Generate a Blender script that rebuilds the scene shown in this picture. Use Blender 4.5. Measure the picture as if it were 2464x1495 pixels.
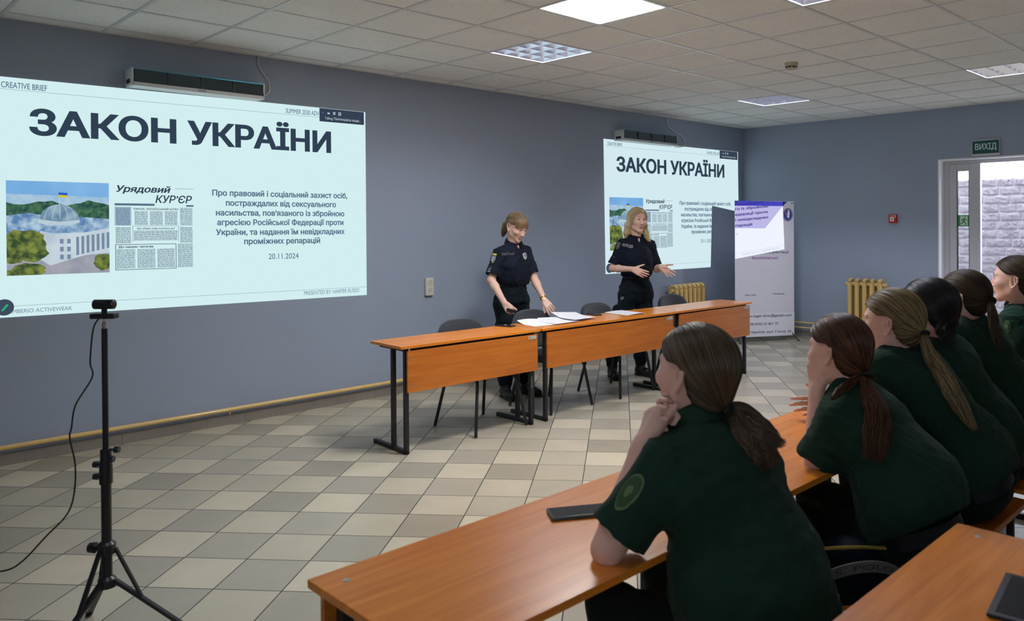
import bpy, bmesh, math, random
import numpy as np
from mathutils import Vector, Matrix

random.seed(7)
rng = np.random.default_rng(7)
for _o in list(bpy.data.objects):
    bpy.data.objects.remove(_o)
SC = bpy.context.scene
COL = SC.collection
PI = math.pi

# ------------------------------------------------------------------ camera, world, light, exposure
cam_d = bpy.data.cameras.new('camera')
cam = bpy.data.objects.new('camera', cam_d)
COL.objects.link(cam)
_yaw, _pitch, _roll = .7848, -.0066, -.0065
_cy, _sy, _cp, _sp = math.cos(_yaw), math.sin(_yaw), math.cos(_pitch), math.sin(_pitch)
_F = Vector((_sy * _cp, _cy * _cp, _sp)); _r = Vector((_cy, -_sy, 0)); _u = _r.cross(_F)
_R = math.cos(_roll) * _r + math.sin(_roll) * _u
_U = -math.sin(_roll) * _r + math.cos(_roll) * _u
_m = Matrix((_R, _U, -_F)).transposed().to_4x4()
_m.translation = Vector((-1.0426, -6.242, 1.559))
cam.matrix_world = _m
cam_d.sensor_fit = 'HORIZONTAL'
cam_d.sensor_width = 36.0
cam_d.lens = 1889.4 / 2464 * 36.0
cam_d.shift_x = -118.0 / 2464
cam_d.shift_y = -193.9 / 2464
cam_d.clip_start = .05
cam_d.dof.use_dof = True
cam_d.dof.focus_distance = 7.3
cam_d.dof.aperture_fstop = 5.0
SC.camera = cam

world = bpy.data.worlds.new('world')
SC.world = world
world.use_nodes = True
_bg = world.node_tree.nodes['Background']
_bg.inputs[0].default_value = (.86, .92, 1.0, 1)
_bg.inputs[1].default_value = 7.0

SC.view_settings.view_transform = 'Standard'
SC.view_settings.look = 'None'
SC.view_settings.exposure = 0.0
SC.view_settings.gamma = 1.0
SC.view_settings.use_curve_mapping = False

# ------------------------------------------------------------------ room numbers (metres; x along the projection wall, y into the room is negative)
XR = 8.969           # right wall
XL = -3.4            # left wall, out of view
YF = -9.2            # wall behind the audience, out of view
HC = 2.944           # ceiling
TILE_Y0 = -.185      # first ceiling bar from the projection wall
LED_POWER, LOUVRE_POWER = 74.0, 172.0

# ------------------------------------------------------------------ materials
def mat(name, base, rough=.6, metal=0., spec=.5, noise=0., nscale=30., bump=0., bscale=200., emit=None, estr=0., coat=0., sheen=0., alpha=1., trans=0., ior=1.45):
    m = bpy.data.materials.new(name)
    m.use_nodes = True
    nt = m.node_tree
    b = nt.nodes['Principled BSDF']
    b.inputs['Base Color'].default_value = (*base, 1)
    b.inputs['Roughness'].default_value = rough
    b.inputs['Metallic'].default_value = metal
    b.inputs['Specular IOR Level'].default_value = spec
    b.inputs['Coat Weight'].default_value = coat
    b.inputs['Sheen Weight'].default_value = sheen
    b.inputs['Transmission Weight'].default_value = trans
    b.inputs['IOR'].default_value = ior
    if emit:
        b.inputs['Emission Color'].default_value = (*emit, 1)
        b.inputs['Emission Strength'].default_value = estr
    if noise or bump:
        tc = nt.nodes.new('ShaderNodeTexCoord')
        if noise:
            n = nt.nodes.new('ShaderNodeTexNoise')
            n.inputs['Scale'].default_value = nscale
            n.inputs['Detail'].default_value = 4
            nt.links.new(tc.outputs['Object'], n.inputs['Vector'])
            r = nt.nodes.new('ShaderNodeMix')
            r.data_type = 'RGBA'
            r.inputs[6].default_value = (*[c * (1 - noise) for c in base], 1)
            r.inputs[7].default_value = (*[min(1, c * (1 + noise)) for c in base], 1)
            nt.links.new(n.outputs['Fac'], r.inputs[0])
            nt.links.new(r.outputs[2], b.inputs['Base Color'])
        if bump:
            n2 = nt.nodes.new('ShaderNodeTexNoise')
            n2.inputs['Scale'].default_value = bscale
            n2.inputs['Detail'].default_value = 3
            nt.links.new(tc.outputs['Object'], n2.inputs['Vector'])
            bp = nt.nodes.new('ShaderNodeBump')
            bp.inputs['Strength'].default_value = bump
            bp.inputs['Distance'].default_value = .002
            nt.links.new(n2.outputs['Fac'], bp.inputs['Height'])
            nt.links.new(bp.outputs['Normal'], b.inputs['Normal'])
    return m

def emis(name, col, s=1.):
    m = bpy.data.materials.new(name)
    m.use_nodes = True
    nt = m.node_tree
    nt.nodes.remove(nt.nodes['Principled BSDF'])
    e = nt.nodes.new('ShaderNodeEmission')
    e.inputs[0].default_value = (*col, 1)
    e.inputs[1].default_value = s
    nt.links.new(e.outputs[0], nt.nodes['Material Output'].inputs[0])
    return m

def wood(name, a, b, rough=.3, axis=0, coat=.25, scale=1.):
    """laminate with long soft grain along the local x axis (or z when axis = 2)"""
    m = mat(name, a, rough, coat=coat)
    nt = m.node_tree
    bs = nt.nodes['Principled BSDF']
    bs.inputs['Coat Roughness'].default_value = .22
    tc = nt.nodes.new('ShaderNodeTexCoord')
    mp = nt.nodes.new('ShaderNodeMapping')
    sc = [14 * scale] * 3
    sc[axis] = 1.1 * scale
    mp.inputs['Scale'].default_value = sc
    nt.links.new(tc.outputs['Object'], mp.inputs['Vector'])
    n = nt.nodes.new('ShaderNodeTexNoise')
    n.inputs['Scale'].default_value = 1.6
    n.inputs['Detail'].default_value = 6
    n.inputs['Distortion'].default_value = 1.1
    nt.links.new(mp.outputs[0], n.inputs['Vector'])
    mp2 = nt.nodes.new('ShaderNodeMapping')
    sc2 = [150 * scale] * 3
    sc2[axis] = 3 * scale
    mp2.inputs['Scale'].default_value = sc2
    nt.links.new(tc.outputs['Object'], mp2.inputs['Vector'])
    n2 = nt.nodes.new('ShaderNodeTexNoise')
    n2.inputs['Scale'].default_value = 1.
    n2.inputs['Detail'].default_value = 3
    nt.links.new(mp2.outputs[0], n2.inputs['Vector'])
    ad = nt.nodes.new('ShaderNodeMath'); ad.operation = 'MULTIPLY_ADD'
    ad.inputs[1].default_value = .45
    nt.links.new(n2.outputs['Fac'], ad.inputs[0])
    nt.links.new(n.outputs['Fac'], ad.inputs[2])
    cr = nt.nodes.new('ShaderNodeValToRGB')
    cr.color_ramp.elements[0].position = .45
    cr.color_ramp.elements[0].color = (*b, 1)
    cr.color_ramp.elements[1].position = .95
    cr.color_ramp.elements[1].color = (*a, 1)
    nt.links.new(ad.outputs[0], cr.inputs[0])
    nt.links.new(cr.outputs[0], bs.inputs['Base Color'])
    return m

# ------------------------------------------------------------------ mesh helpers
def obj(name, verts, faces, m=None, parent=None, smooth=None, loc=None):
    me = bpy.data.meshes.new(name)
    me.from_pydata([tuple(v) for v in verts], [], [tuple(f) for f in faces])
    me.update()
    if m:
        for mm in (m if isinstance(m, (list, tuple)) else [m]):
            me.materials.append(mm)
    if smooth is not None:
        me.polygons.foreach_set('use_smooth', [True] * len(me.polygons))
        if smooth < 180:
            me.set_sharp_from_angle(angle=math.radians(smooth))
    o = bpy.data.objects.new(name, me)
    COL.objects.link(o)
    if parent is not None:
        o.parent = parent
    if loc is not None:
        o.location = loc
    return o

class MB:
    """collects shapes and links them as ONE mesh object"""
    def __init__(s):
        s.v, s.f = [], []
    def add(s, v, f):
        o = len(s.v)
        s.v += [tuple(p) for p in v]
        s.f += [tuple(i + o for i in q) for q in f]
        return s
    def box(s, lo, hi, bev=0., M=None):
        lo, hi = Vector(lo), Vector(hi)
        bm = bmesh.new()
        bmesh.ops.create_cube(bm, size=1)
        for v in bm.verts:
            v.co = Vector([(lo[i] + hi[i]) / 2 + v.co[i] * (hi[i] - lo[i]) for i in range(3)])
        if bev:
            bmesh.ops.bevel(bm, geom=bm.edges[:], offset=bev, segments=2, affect='EDGES', profile=.5)
        return s.bm(bm, M)
    def bm(s, bm, M=None):
        bm.verts.index_update()
        s.add([(M @ v.co if M else v.co)[:] for v in bm.verts], [[v.index for v in f.verts] for f in bm.faces])
        bm.free()
        return s
    def tube(s, pts, r, n=10, caps=True, closed=False):
        P = [Vector(p) for p in pts]
        R = r if isinstance(r, (list, tuple)) else [r] * len(P)
        up = None
        rings = []
        N = len(P)
        for i, p in enumerate(P):
            if closed:
                t = (P[(i + 1) % N] - P[i - 1]).normalized()
            else:
                t = (P[min(i + 1, N - 1)] - P[max(i - 1, 0)]).normalized()
            if up is None:
                a = Vector((0, 0, 1)) if abs(t.z) < .9 else Vector((1, 0, 0))
                up = (a - t * a.dot(t)).normalized()
            else:
                up = (up - t * up.dot(t))
                up = up.normalized() if up.length > 1e-6 else t.orthogonal().normalized()
            w = t.cross(up)
            rings.append([p + (up * math.cos(2 * PI * k / n) + w * math.sin(2 * PI * k / n)) * R[i] for k in range(n)])
        v = [q for rg in rings for q in rg]
        f = []
        M_ = N if closed else N - 1
        for i in range(M_):
            j = (i + 1) % N
            for k in range(n):
                l = (k + 1) % n
                f.append((i * n + k, i * n + l, j * n + l, j * n + k))
        if caps and not closed:
            f.append(tuple(range(n))[::-1])
            f.append(tuple((N - 1) * n + k for k in range(n)))
        return s.add(v, f)
    def bar(s, a, b, w, h, bev=0.):
        """rectangular bar from a to b, w across (horizontal), h the other way"""
        a, b = Vector(a), Vector(b)
        t = (b - a).normalized()
        ref = Vector((0, 0, 1)) if abs(t.z) < .95 else Vector((0, 1, 0))
        x = t.cross(ref).normalized(); y = x.cross(t)
        M = Matrix((x, y, t)).transposed().to_4x4(); M.translation = (a + b) / 2
        L = (b - a).length
        return s.box((-w / 2, -h / 2, -L / 2), (w / 2, h / 2, L / 2), bev, M)
    def lathe(s, prof, n=24, M=None):
        v, f = [], []
        for (r, z) in prof:
            for k in range(n):
                a = 2 * PI * k / n
                v.append(Vector((r * math.cos(a), r * math.sin(a), z)))
        for i in range(len(prof) - 1):
            for k in range(n):
                l = (k + 1) % n
                f.append((i * n + k, i * n + l, (i + 1) * n + l, (i + 1) * n + k))
        f.append(tuple(range(n))[::-1]); f.append(tuple((len(prof) - 1) * n + k for k in range(n)))
        if M: v = [M @ p for p in v]
        return s.add(v, f)
    def prism(s, poly, d, M=None):
        """polygon in the local xy plane pushed from z=0 to z=d"""
        n = len(poly)
        v = [Vector((p[0], p[1], 0)) for p in poly] + [Vector((p[0], p[1], d)) for p in poly]
        f = [tuple(range(n))[::-1], tuple(range(n, 2 * n))] + [(k, (k + 1) % n, n + (k + 1) % n, n + k) for k in range(n)]
        if M: v = [M @ p for p in v]
        return s.add(v, f)
    def ball(s, c, r, seg=16):
        bm = bmesh.new()
        bmesh.ops.create_uvsphere(bm, u_segments=seg, v_segments=max(6, seg // 2), radius=1)
        rr = r if isinstance(r, (list, tuple)) else (r, r, r)
        for v in bm.verts:
            v.co = Vector((c[0] + v.co.x * rr[0], c[1] + v.co.y * rr[1], c[2] + v.co.z * rr[2]))
        return s.bm(bm)
    def build(s, name, m=None, parent=None, smooth=35, loc=None):
        return obj(name, s.v, s.f, m, parent, smooth, loc)

def tag(o, label=None, cat=None, group=None, kind=None):
    if label: o['label'] = label
    if cat: o['category'] = cat
    if group: o['group'] = group
    if kind: o['kind'] = kind
    return o

def empty(name, loc=(0, 0, 0), rz=0., label=None, cat=None, group=None):
    o = bpy.data.objects.new(name, None)
    o.empty_display_size = .1
    COL.objects.link(o)
    o.location = loc
    o.rotation_euler = (0, 0, rz)
    return tag(o, label, cat, group)

def struct(o):
    o['kind'] = 'structure'
    return o

def copy_tree(o, parent=None):
    c = o.copy()
    COL.objects.link(c)
    c.parent = parent
    for ch in list(o.children):
        copy_tree(ch, c)
    return c

def frame(org, x, y):
    """matrix whose local x, y run along the given directions"""
    x = Vector(x).normalized(); y = Vector(y).normalized(); z = x.cross(y)
    M = Matrix((x, y, z)).transposed().to_4x4(); M.translation = Vector(org)
    return M

# ------------------------------------------------------------------ lettering
_text_cache = {}
def text_polys(body, bold=0., shear=0.):
    """letters as filled outlines; every outline is filled by itself with the holes that lie in it"""
    key = (body, bold, shear)
    if key in _text_cache: return _text_cache[key]
    cu = bpy.data.curves.new('lettering', 'FONT')
    cu.body = body; cu.size = 1; cu.shear = shear
    o = bpy.data.objects.new('lettering', cu)
    COL.objects.link(o)
    dg = bpy.context.evaluated_depsgraph_get()
    cc = o.evaluated_get(dg).to_curve(dg)
    loops = []
    for sp in cc.splines:
        bp = sp.bezier_points; P = []
        n = len(bp)
        for i in range(n):
            a, b = bp[i], bp[(i + 1) % n]
            straight = a.handle_right_type == 'VECTOR' and b.handle_left_type == 'VECTOR'
            m_ = 1 if straight or ((a.handle_right - a.co).length < 1e-5 and (b.handle_left - b.co).length < 1e-5) else 4
            for k in range(m_):
                t = k / m_; u = 1 - t
                q = a.co * u ** 3 + a.handle_right * 3 * u * u * t + b.handle_left * 3 * u * t * t + b.co * t ** 3
                if not P or (q.x - P[-1][0]) ** 2 + (q.y - P[-1][1]) ** 2 > 1e-8: P.append((q.x, q.y))
        if len(P) > 2: loops.append(P)
    bpy.data.objects.remove(o); bpy.data.curves.remove(cu)
    if not loops:
        _text_cache[key] = ([], []); return [], []
    if bold:                                   # heavier strokes: outlines pushed out, holes pulled in
        ar = [sum(P[i - 1][0] * P[i][1] - P[i][0] * P[i - 1][1] for i in range(len(P))) / 2 for P in loops]
        bb = [(min(p[0] for p in P), max(p[0] for p in P), min(p[1] for p in P), max(p[1] for p in P)) for P in loops]
        new = []
        for i, P in enumerate(loops):
            hole = any(ar[j] * ar[i] < 0 and bb[j][0] <= bb[i][0] and bb[j][1] >= bb[i][1] and bb[j][2] <= bb[i][2] and bb[j][3] >= bb[i][3] and abs(ar[j]) > abs(ar[i]) for j in range(len(loops)) if j != i)
            sg = (1 if ar[i] > 0 else -1) * (-1 if hole else 1)
            n = len(P); Q = []
            for k in range(n):
                a, b, c = Vector(P[k - 1]), Vector(P[k]), Vector(P[(k + 1) % n])
                t1, t2 = (b - a).normalized(), (c - b).normalized()
                n1, n2 = Vector((t1.y, -t1.x)), Vector((t2.y, -t2.x))
                m_ = n1 + n2
                m_ = m_ / max(m_.length_squared / 2, .45) if m_.length > 1e-4 else n1
                Q.append((b.x + sg * bold * m_.x, b.y + sg * bold * .7 * m_.y))
            new.append(Q)
        loops = new
    from mathutils.geometry import delaunay_2d_cdt
    V2, E2 = [], []
    for P in loops:
        b0 = len(V2); V2 += [Vector(p) for p in P]; E2 += [(b0 + i, b0 + (i + 1) % len(P)) for i in range(len(P))]
    vo, eo, fo_, _a, _b, _c = delaunay_2d_cdt(V2, E2, [], 0, 1e-6)
    vv = np.array([tuple(p) for p in vo]); tr_ = np.array(fo_)
    cen = vv[tr_].mean(1)
    A = np.concatenate([np.array(P) for P in loops]); B = np.concatenate([np.roll(np.array(P), -1, axis=0) for P in loops])
    wind = np.zeros(len(cen))
    for k in range(0, len(cen), 400):
        c = cen[k:k + 400]
        up_ = (A[None, :, 1] <= c[:, None, 1]) & (B[None, :, 1] > c[:, None, 1]); dn = (A[None, :, 1] > c[:, None, 1]) & (B[None, :, 1] <= c[:, None, 1])
        side = (B[None, :, 0] - A[None, :, 0]) * (c[:, None, 1] - A[None, :, 1]) - (c[:, None, 0] - A[None, :, 0]) * (B[None, :, 1] - A[None, :, 1])
        wind[k:k + 400] = (up_ & (side > 0)).sum(1) - (dn & (side < 0)).sum(1)
    v = [(p[0], p[1], 0.) for p in vv]; f = [tuple(int(i) for i in t) for t in tr_[wind != 0]]
    _text_cache[key] = (v, f)
    return v, f

def text_fit(mb, body, x0, x1, yb, cap, bold=0., shear=0., fn=None, d=.0):
    """letters fitted from x0 to x1, standing on yb with capital height cap; fn maps (x, y, d) to space"""
    v, f = text_polys(body, bold, shear)
    if not v: return
    xs = [p[0] for p in v]; a, b = min(xs), max(xs)
    sx = (x1 - x0) / max(b - a, 1e-6); sy = cap / (.728 + 1.4 * bold)
    mb.add([fn(x0 + (p[0] - a) * sx, yb + (p[1] + bold * .7) * sy, d) for p in v], f)
# ================================================================== THE ROOM
def wall_paint():
    m = mat('blue_grey_wall_paint', (.325, .382, .482), .72, spec=.3, noise=.07, nscale=1.3, bump=.25, bscale=130)
    return m
M_wall = wall_paint()
M_white = mat('white_plastic', (.78, .78, .78), .4)
M_reveal = mat('white_plaster_reveal', (.88, .87, .93), .6)
M_grout = mat('grout', (.05, .052, .05), .8)

# floor: square tiles laid at an angle, beige and grey-brown alternating
def floor_mat():
    m = mat('floor_tiles', (.4, .37, .31), .3, spec=.45)
    nt = m.node_tree; b = nt.nodes['Principled BSDF']; L = nt.links.new
    tc = nt.nodes.new('ShaderNodeTexCoord')
    mp = nt.nodes.new('ShaderNodeMapping'); mp.inputs['Scale'].default_value = (1 / .3035, 1 / .3035, 1)
    L(tc.outputs['Object'], mp.inputs[0])
    ck = nt.nodes.new('ShaderNodeTexChecker'); ck.inputs['Scale'].default_value = 1.0
    off = nt.nodes.new('ShaderNodeVectorMath'); off.operation = 'ADD'; off.inputs[1].default_value = (100, 100, .5)
    L(mp.outputs[0], off.inputs[0])
    L(off.outputs[0], ck.inputs['Vector'])
    ck.inputs[1].default_value = (.525, .47, .355, 1); ck.inputs[2].default_value = (.395, .355, .275, 1)
    fl = nt.nodes.new('ShaderNodeVectorMath'); fl.operation = 'FLOOR'; L(off.outputs[0], fl.inputs[0])
    wn = nt.nodes.new('ShaderNodeTexWhiteNoise'); wn.noise_dimensions = '2D'; L(fl.outputs[0], wn.inputs['Vector'])
    mr = nt.nodes.new('ShaderNodeMapRange'); mr.inputs[3].default_value = .84; mr.inputs[4].default_value = 1.13
    L(wn.outputs['Value'], mr.inputs[0])
    n = nt.nodes.new('ShaderNodeTexNoise'); n.inputs['Scale'].default_value = 5; n.inputs['Detail'].default_value = 5
    L(tc.outputs['Object'], n.inputs['Vector'])
    mr2 = nt.nodes.new('ShaderNodeMapRange'); mr2.inputs[3].default_value = .86; mr2.inputs[4].default_value = 1.12
    L(n.outputs['Fac'], mr2.inputs[0])
    mu = nt.nodes.new('ShaderNodeMath'); mu.operation = 'MULTIPLY'; L(mr.outputs[0], mu.inputs[0]); L(mr2.outputs[0], mu.inputs[1])
    sc = nt.nodes.new('ShaderNodeVectorMath'); sc.operation = 'SCALE'; L(ck.outputs['Color'], sc.inputs[0]); L(mu.outputs[0], sc.inputs['Scale'])
    fr = nt.nodes.new('ShaderNodeVectorMath'); fr.operation = 'FRACTION'; L(off.outputs[0], fr.inputs[0])
    sp = nt.nodes.new('ShaderNodeSeparateXYZ'); L(fr.outputs[0], sp.inputs[0])
    def edge(sock):
        p = nt.nodes.new('ShaderNodeMath'); p.operation = 'PINGPONG'; p.inputs[1].default_value = .5; L(sock, p.inputs[0])
        c = nt.nodes.new('ShaderNodeMath'); c.operation = 'LESS_THAN'; c.inputs[1].default_value = .0085; L(p.outputs[0], c.inputs[0])
        return c.outputs[0]
    mx = nt.nodes.new('ShaderNodeMath'); mx.operation = 'MAXIMUM'; L(edge(sp.outputs[0]), mx.inputs[0]); L(edge(sp.outputs[1]), mx.inputs[1])
    mi = nt.nodes.new('ShaderNodeMix'); mi.data_type = 'RGBA'; mi.inputs[7].default_value = (.035, .04, .038, 1)
    L(mx.outputs[0], mi.inputs[0]); L(sc.outputs[0], mi.inputs[6]); L(mi.outputs[2], b.inputs['Base Color'])
    ro = nt.nodes.new('ShaderNodeMapRange'); ro.inputs[3].default_value = .3; ro.inputs[4].default_value = .9
    L(mx.outputs[0], ro.inputs[0]); L(ro.outputs[0], b.inputs['Roughness'])
    bp = nt.nodes.new('ShaderNodeBump'); bp.inputs['Strength'].default_value = .6; bp.inputs['Distance'].default_value = .002; bp.invert = True
    L(mx.outputs[0], bp.inputs['Height']); L(bp.outputs[0], b.inputs['Normal'])
    return m

_th = .8605
fl_o = Vector((.2727, -2.6082 - .185, 0))
def to_floor(x, y):
    X, Y = x - fl_o.x, y - fl_o.y
    return (X * math.cos(_th) - Y * math.sin(_th), X * math.sin(_th) + Y * math.cos(_th))
corn = [(XL - .1, YF - .1), (XR + .3, YF - .1), (XR + .3, .1), (XL - .1, .1)]
fv = [(*to_floor(*c), 0) for c in corn] + [(*to_floor(*c), -.1) for c in corn]
fo = obj('floor', fv, [(0, 1, 2, 3), (7, 6, 5, 4), (0, 4, 5, 1), (1, 5, 6, 2), (2, 6, 7, 3), (3, 7, 4, 0)], floor_mat())
fo.location = fl_o; fo.rotation_euler = (0, 0, -_th)
struct(fo)

# walls
w = MB().box((XL - .2, 0, 0), (XR + .35, .2, HC + .3)).build('wall_back', M_wall, smooth=None); struct(w)
DY0, DY1, DH = -4.25, -2.726, 2.319       # doorway in the right wall
w = MB()
w.box((XR, DY1, 0), (XR + .25, 0, HC + .3)); w.box((XR, YF, 0), (XR + .25, DY0, HC + .3)); w.box((XR, DY0, DH), (XR + .25, DY1, HC + .3))
struct(w.build('wall_right', M_wall, smooth=None))
WY0, WY1, WZ0, WZ1 = -8.2, -6.9, .9, 2.3
w = MB()                                                    # wall on the left, out of view, with a window
w.box((XL - .2, YF, 0), (XL, WY0, HC + .3)); w.box((XL - .2, WY1, 0), (XL, 0, HC + .3))
w.box((XL - .2, WY0, 0), (XL, WY1, WZ0)); w.box((XL - .2, WY0, WZ1), (XL, WY1, HC + .3))
struct(w.build('wall_left', M_wall, smooth=None))
struct(MB().box((XL - .2, YF - .2, 0), (XR + .25, YF, HC + .3)).build('wall_front', M_wall, smooth=None))
# white plaster lining of the doorway
w = MB()
w.box((XR - .006, DY1 - .012, 0), (XR + .15, DY1 + .004, DH + .004)); w.box((XR - .006, DY0 + .012, DH - .012), (XR + .15, DY1 - .012, DH + .004))
w.box((XR - .006, DY0 - .004, 0), (XR + .15, DY0 + .012, DH + .004))
struct(w.build('trim_1', M_reveal, smooth=None))

# ceiling of mineral tiles on a grid of white bars
xg = [.6 * k for k in range(-6, 16)]
yg = [TILE_Y0 - .6 * k for k in range(0, 16)]
LAMPS = {'led': [(4, 4)], 'louvre': [(2, 5), (2, 11), (6, 11), (6, 5), (6, -1)]}
holes = set(LAMPS['led'] + LAMPS['louvre'])
M_ceil = mat('mineral_ceiling_tile', (.84, .85, .84), .9, spec=.1, noise=.05, nscale=3, bump=.35, bscale=320)
def _pin(m):
    nt = m.node_tree; b = nt.nodes['Principled BSDF']; L = nt.links.new
    src = b.inputs['Base Color'].links[0].from_socket
    tc = nt.nodes.new('ShaderNodeTexCoord')
    v = nt.nodes.new('ShaderNodeTexVoronoi'); v.inputs['Scale'].default_value = 45
    L(tc.outputs['Object'], v.inputs['Vector'])
    c = nt.nodes.new('ShaderNodeMath'); c.operation = 'LESS_THAN'; c.inputs[1].default_value = .16; L(v.outputs['Distance'], c.inputs[0])
    mi = nt.nodes.new('ShaderNodeMix'); mi.data_type = 'RGBA'; mi.inputs[7].default_value = (.5, .48, .45, 1)
    L(c.outputs[0], mi.inputs[0]); L(src, mi.inputs[6]); L(mi.outputs[2], b.inputs['Base Color'])
_pin(M_ceil)
cv, cf = [], []
xs = [XL] + [x for x in xg if XL < x < XR] + [XR]
ys = [0] + [y for y in yg if y > YF] + [YF]
cm = MB()
for i in range(len(xs) - 1):
    for j in range(len(ys) - 1):
        k = round(xs[i] / .6) if abs(xs[i] / .6 - round(xs[i] / .6)) < 1e-6 else None
        if k is not None and j >= 1 and (j - 1, k) in holes: continue
        x0, x1, y1, y0 = xs[i], xs[i + 1], ys[j], ys[j + 1]
        cm.add([(x0, y0, HC), (x1, y0, HC), (x1, y1, HC), (x0, y1, HC), (x0, y0, HC + .015), (x1, y0, HC + .015), (x1, y1, HC + .015), (x0, y1, HC + .015)],
               [(3, 2, 1, 0), (4, 5, 6, 7), (0, 1, 5, 4), (1, 2, 6, 5), (2, 3, 7, 6), (3, 0, 4, 7)])
co = cm.build('ceiling', M_ceil, smooth=None); struct(co)
g = MB()
for x in xg:
    if XL < x < XR: g.box((x - .012, YF, HC - .004), (x + .012, 0, HC + .03))
for y in yg:
    if y > YF: g.box((XL, y - .012, HC - .0045), (XR, y + .012, HC + .03))
g.box((XL, -.02, HC - .003), (XR, 0, HC + .03)); g.box((XR - .02, YF, HC - .003), (XR, 0, HC + .03))
M_tbar = mat('white_enamelled_bar', (.66, .68, .68), .28, spec=.6)
struct(g.build('trim_2', M_tbar, smooth=None))
struct(MB().box((XL - .2, YF - .2, HC + .3), (XR + .35, .2, HC + .4)).build('ceiling_2', mat('concrete', (.3, .3, .3), .9), smooth=None))

# tiled skirting along the projection wall and the right wall
M_skirt = mat('grey_brown_skirting_tile', (.25, .225, .2), .5, noise=.22, nscale=2.1)
b = MB(); gr = MB()
sw = .2957
k0 = -12
for k in range(k0, 31):
    x0, x1 = .1098 + sw * k, .1098 + sw * (k + 1)
    x0, x1 = max(x0, XL), min(x1, XR)
    if x1 - x0 < .02: continue
    b.box((x0 + .002, -.011, 0), (x1 - .002, -.0005, .079), .0012)
gr.box((XL, -.008, 0), (XR, -.0002, .081))
bo = b.build('baseboard_back', M_skirt, smooth=None); struct(bo)
gr.build('grout', mat('light_grout', (.33, .35, .36), .8), bo, smooth=None)
b = MB(); gr = MB()
for k in range(0, 32):
    y1, y0 = -.02 - sw * k, -.02 - sw * (k + 1)
    if y0 < DY1 < y1: y0 = DY1 + .004
    elif y1 <= DY1 and y0 >= DY0: continue
    elif y0 < DY0 < y1: y1 = DY0
    if y0 < YF: break
    b.box((XR - .011, y0 + .002, 0), (XR - .0005, y1 - .002, .079), .0012)
bo = b.build('baseboard_right', M_skirt, smooth=None); struct(bo)

# window out of view in the left wall: frame and glass
w = MB()
for (lo, hi) in (((XL - .12, WY0, WZ0), (XL - .06, WY0 + .06, WZ1)), ((XL - .12, WY1 - .06, WZ0), (XL - .06, WY1, WZ1)),
                 ((XL - .12, WY0, WZ0), (XL - .06, WY1, WZ0 + .06)), ((XL - .12, WY0, WZ1 - .06), (XL - .06, WY1, WZ1)),
                 ((XL - .12, (WY0 + WY1) / 2 - .03, WZ0), (XL - .06, (WY0 + WY1) / 2 + .03, WZ1))):
    w.box(lo, hi)
wo = w.build('window_1', M_white, smooth=None); struct(wo)

# ---- doorway: frame, narrow glazed leaf, stone wall and ground outside
M_pvc = mat('pale_grey_door_profile', (.56, .57, .62), .42)
M_glass = mat('clear_glass', (.95, .97, .97), .02, trans=1., ior=1.02)
DX = XR + .15
d = MB()
d.box((DX, DY1 - .075, 0), (DX + .07, DY1, DH), .004)
d.box((DX, DY0 + .06, DH - .055), (DX + .07, DY1 - .075, DH - .0005), .004)
d.box((DX, DY0, 0), (DX + .07, DY0 + .06, DH), .004)
door = d.build('door_1', M_pvc, smooth=None); struct(door)
lf = MB()
L0, L1, LT = -3.153, -2.806, 2.262
lf.box((DX - .012, L1 - .082, .01), (DX + .05, L1, LT), .006)
lf.box((DX - .012, L0, .01), (DX + .05, L0 + .125, LT), .006)
lf.box((DX - .011, L0 + .125, LT - .085), (DX + .049, L1 - .082, LT - .001), .003)
lf.box((DX - .011, L0 + .125, .011), (DX + .049, L1 - .082, .16), .003)
lo = lf.build('door_leaf', M_pvc, door, smooth=None)
gl = MB().box((DX + .016, L0 + .12, .15), (DX + .022, L1 - .08, LT - .08)).build('pane', M_glass, lo, smooth=None)
gk = MB()
for y in (L1 - .084, L0 + .127): gk.box((DX - .006, y - .004, .16), (DX + .03, y + .004, LT - .085))
gk.build('gasket', mat('black_rubber', (.02, .02, .022), .6), lo, smooth=None)
# green exit sticker with a running figure
M_green = mat('green_sticker', (.05, .42, .13), .5)
M_swhite = mat('white_sticker', (.8, .84, .82), .5)
sy0, sy1, sz0, sz1 = -3.024, -2.893, 1.508, 1.645
st = MB().box((DX + .0125, sy0, sz0), (DX + .0155, sy1, sz1)).build('exit_sticker', M_green, lo, smooth=None)
st['label'] = 'green escape sticker with a white running figure'
def stk(u, v, d=0.): return Vector((DX + .0125 - d, sy1 - u * (sy1 - sy0), sz0 + v * (sz1 - sz0)))
pm = MB()
pm.add([stk(*p, .0006) for p in ((.2, .1), (.84, .1), (.84, .9), (.2, .9))], [(3, 2, 1, 0)])
pm.build('sticker_panel', M_swhite, st, smooth=None)
fm = MB()
def stroke(a, b, w):
    a, b = Vector(a), Vector(b); t = (b - a).normalized(); n = Vector((-t.y, t.x)) * w / 2
    a -= t * w * .3; b += t * w * .3
    fm.add([stk(*p, .0012) for p in (a + n, a - n, b - n, b + n)], [(0, 1, 2, 3)])
for (a, b, w_) in (((.55, .66), (.48, .42), .15), ((.48, .42), (.66, .33), .1), ((.66, .33), (.68, .14), .09), ((.47, .42), (.36, .24), .1), ((.36, .24), (.2, .22), .08),
                   ((.55, .66), (.38, .64), .08), ((.38, .64), (.32, .5), .07), ((.57, .66), (.68, .55), .08), ((.68, .55), (.8, .6), .06)):
    stroke(a, b, w_)
fm.add([stk(.62 + .07 * math.cos(t), .8 + .07 * math.sin(t), .0012) for t in np.linspace(0, 2 * PI, 16)[:-1]], [tuple(range(15))])
fm.build('running_figure', M_green, st, smooth=None)

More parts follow.
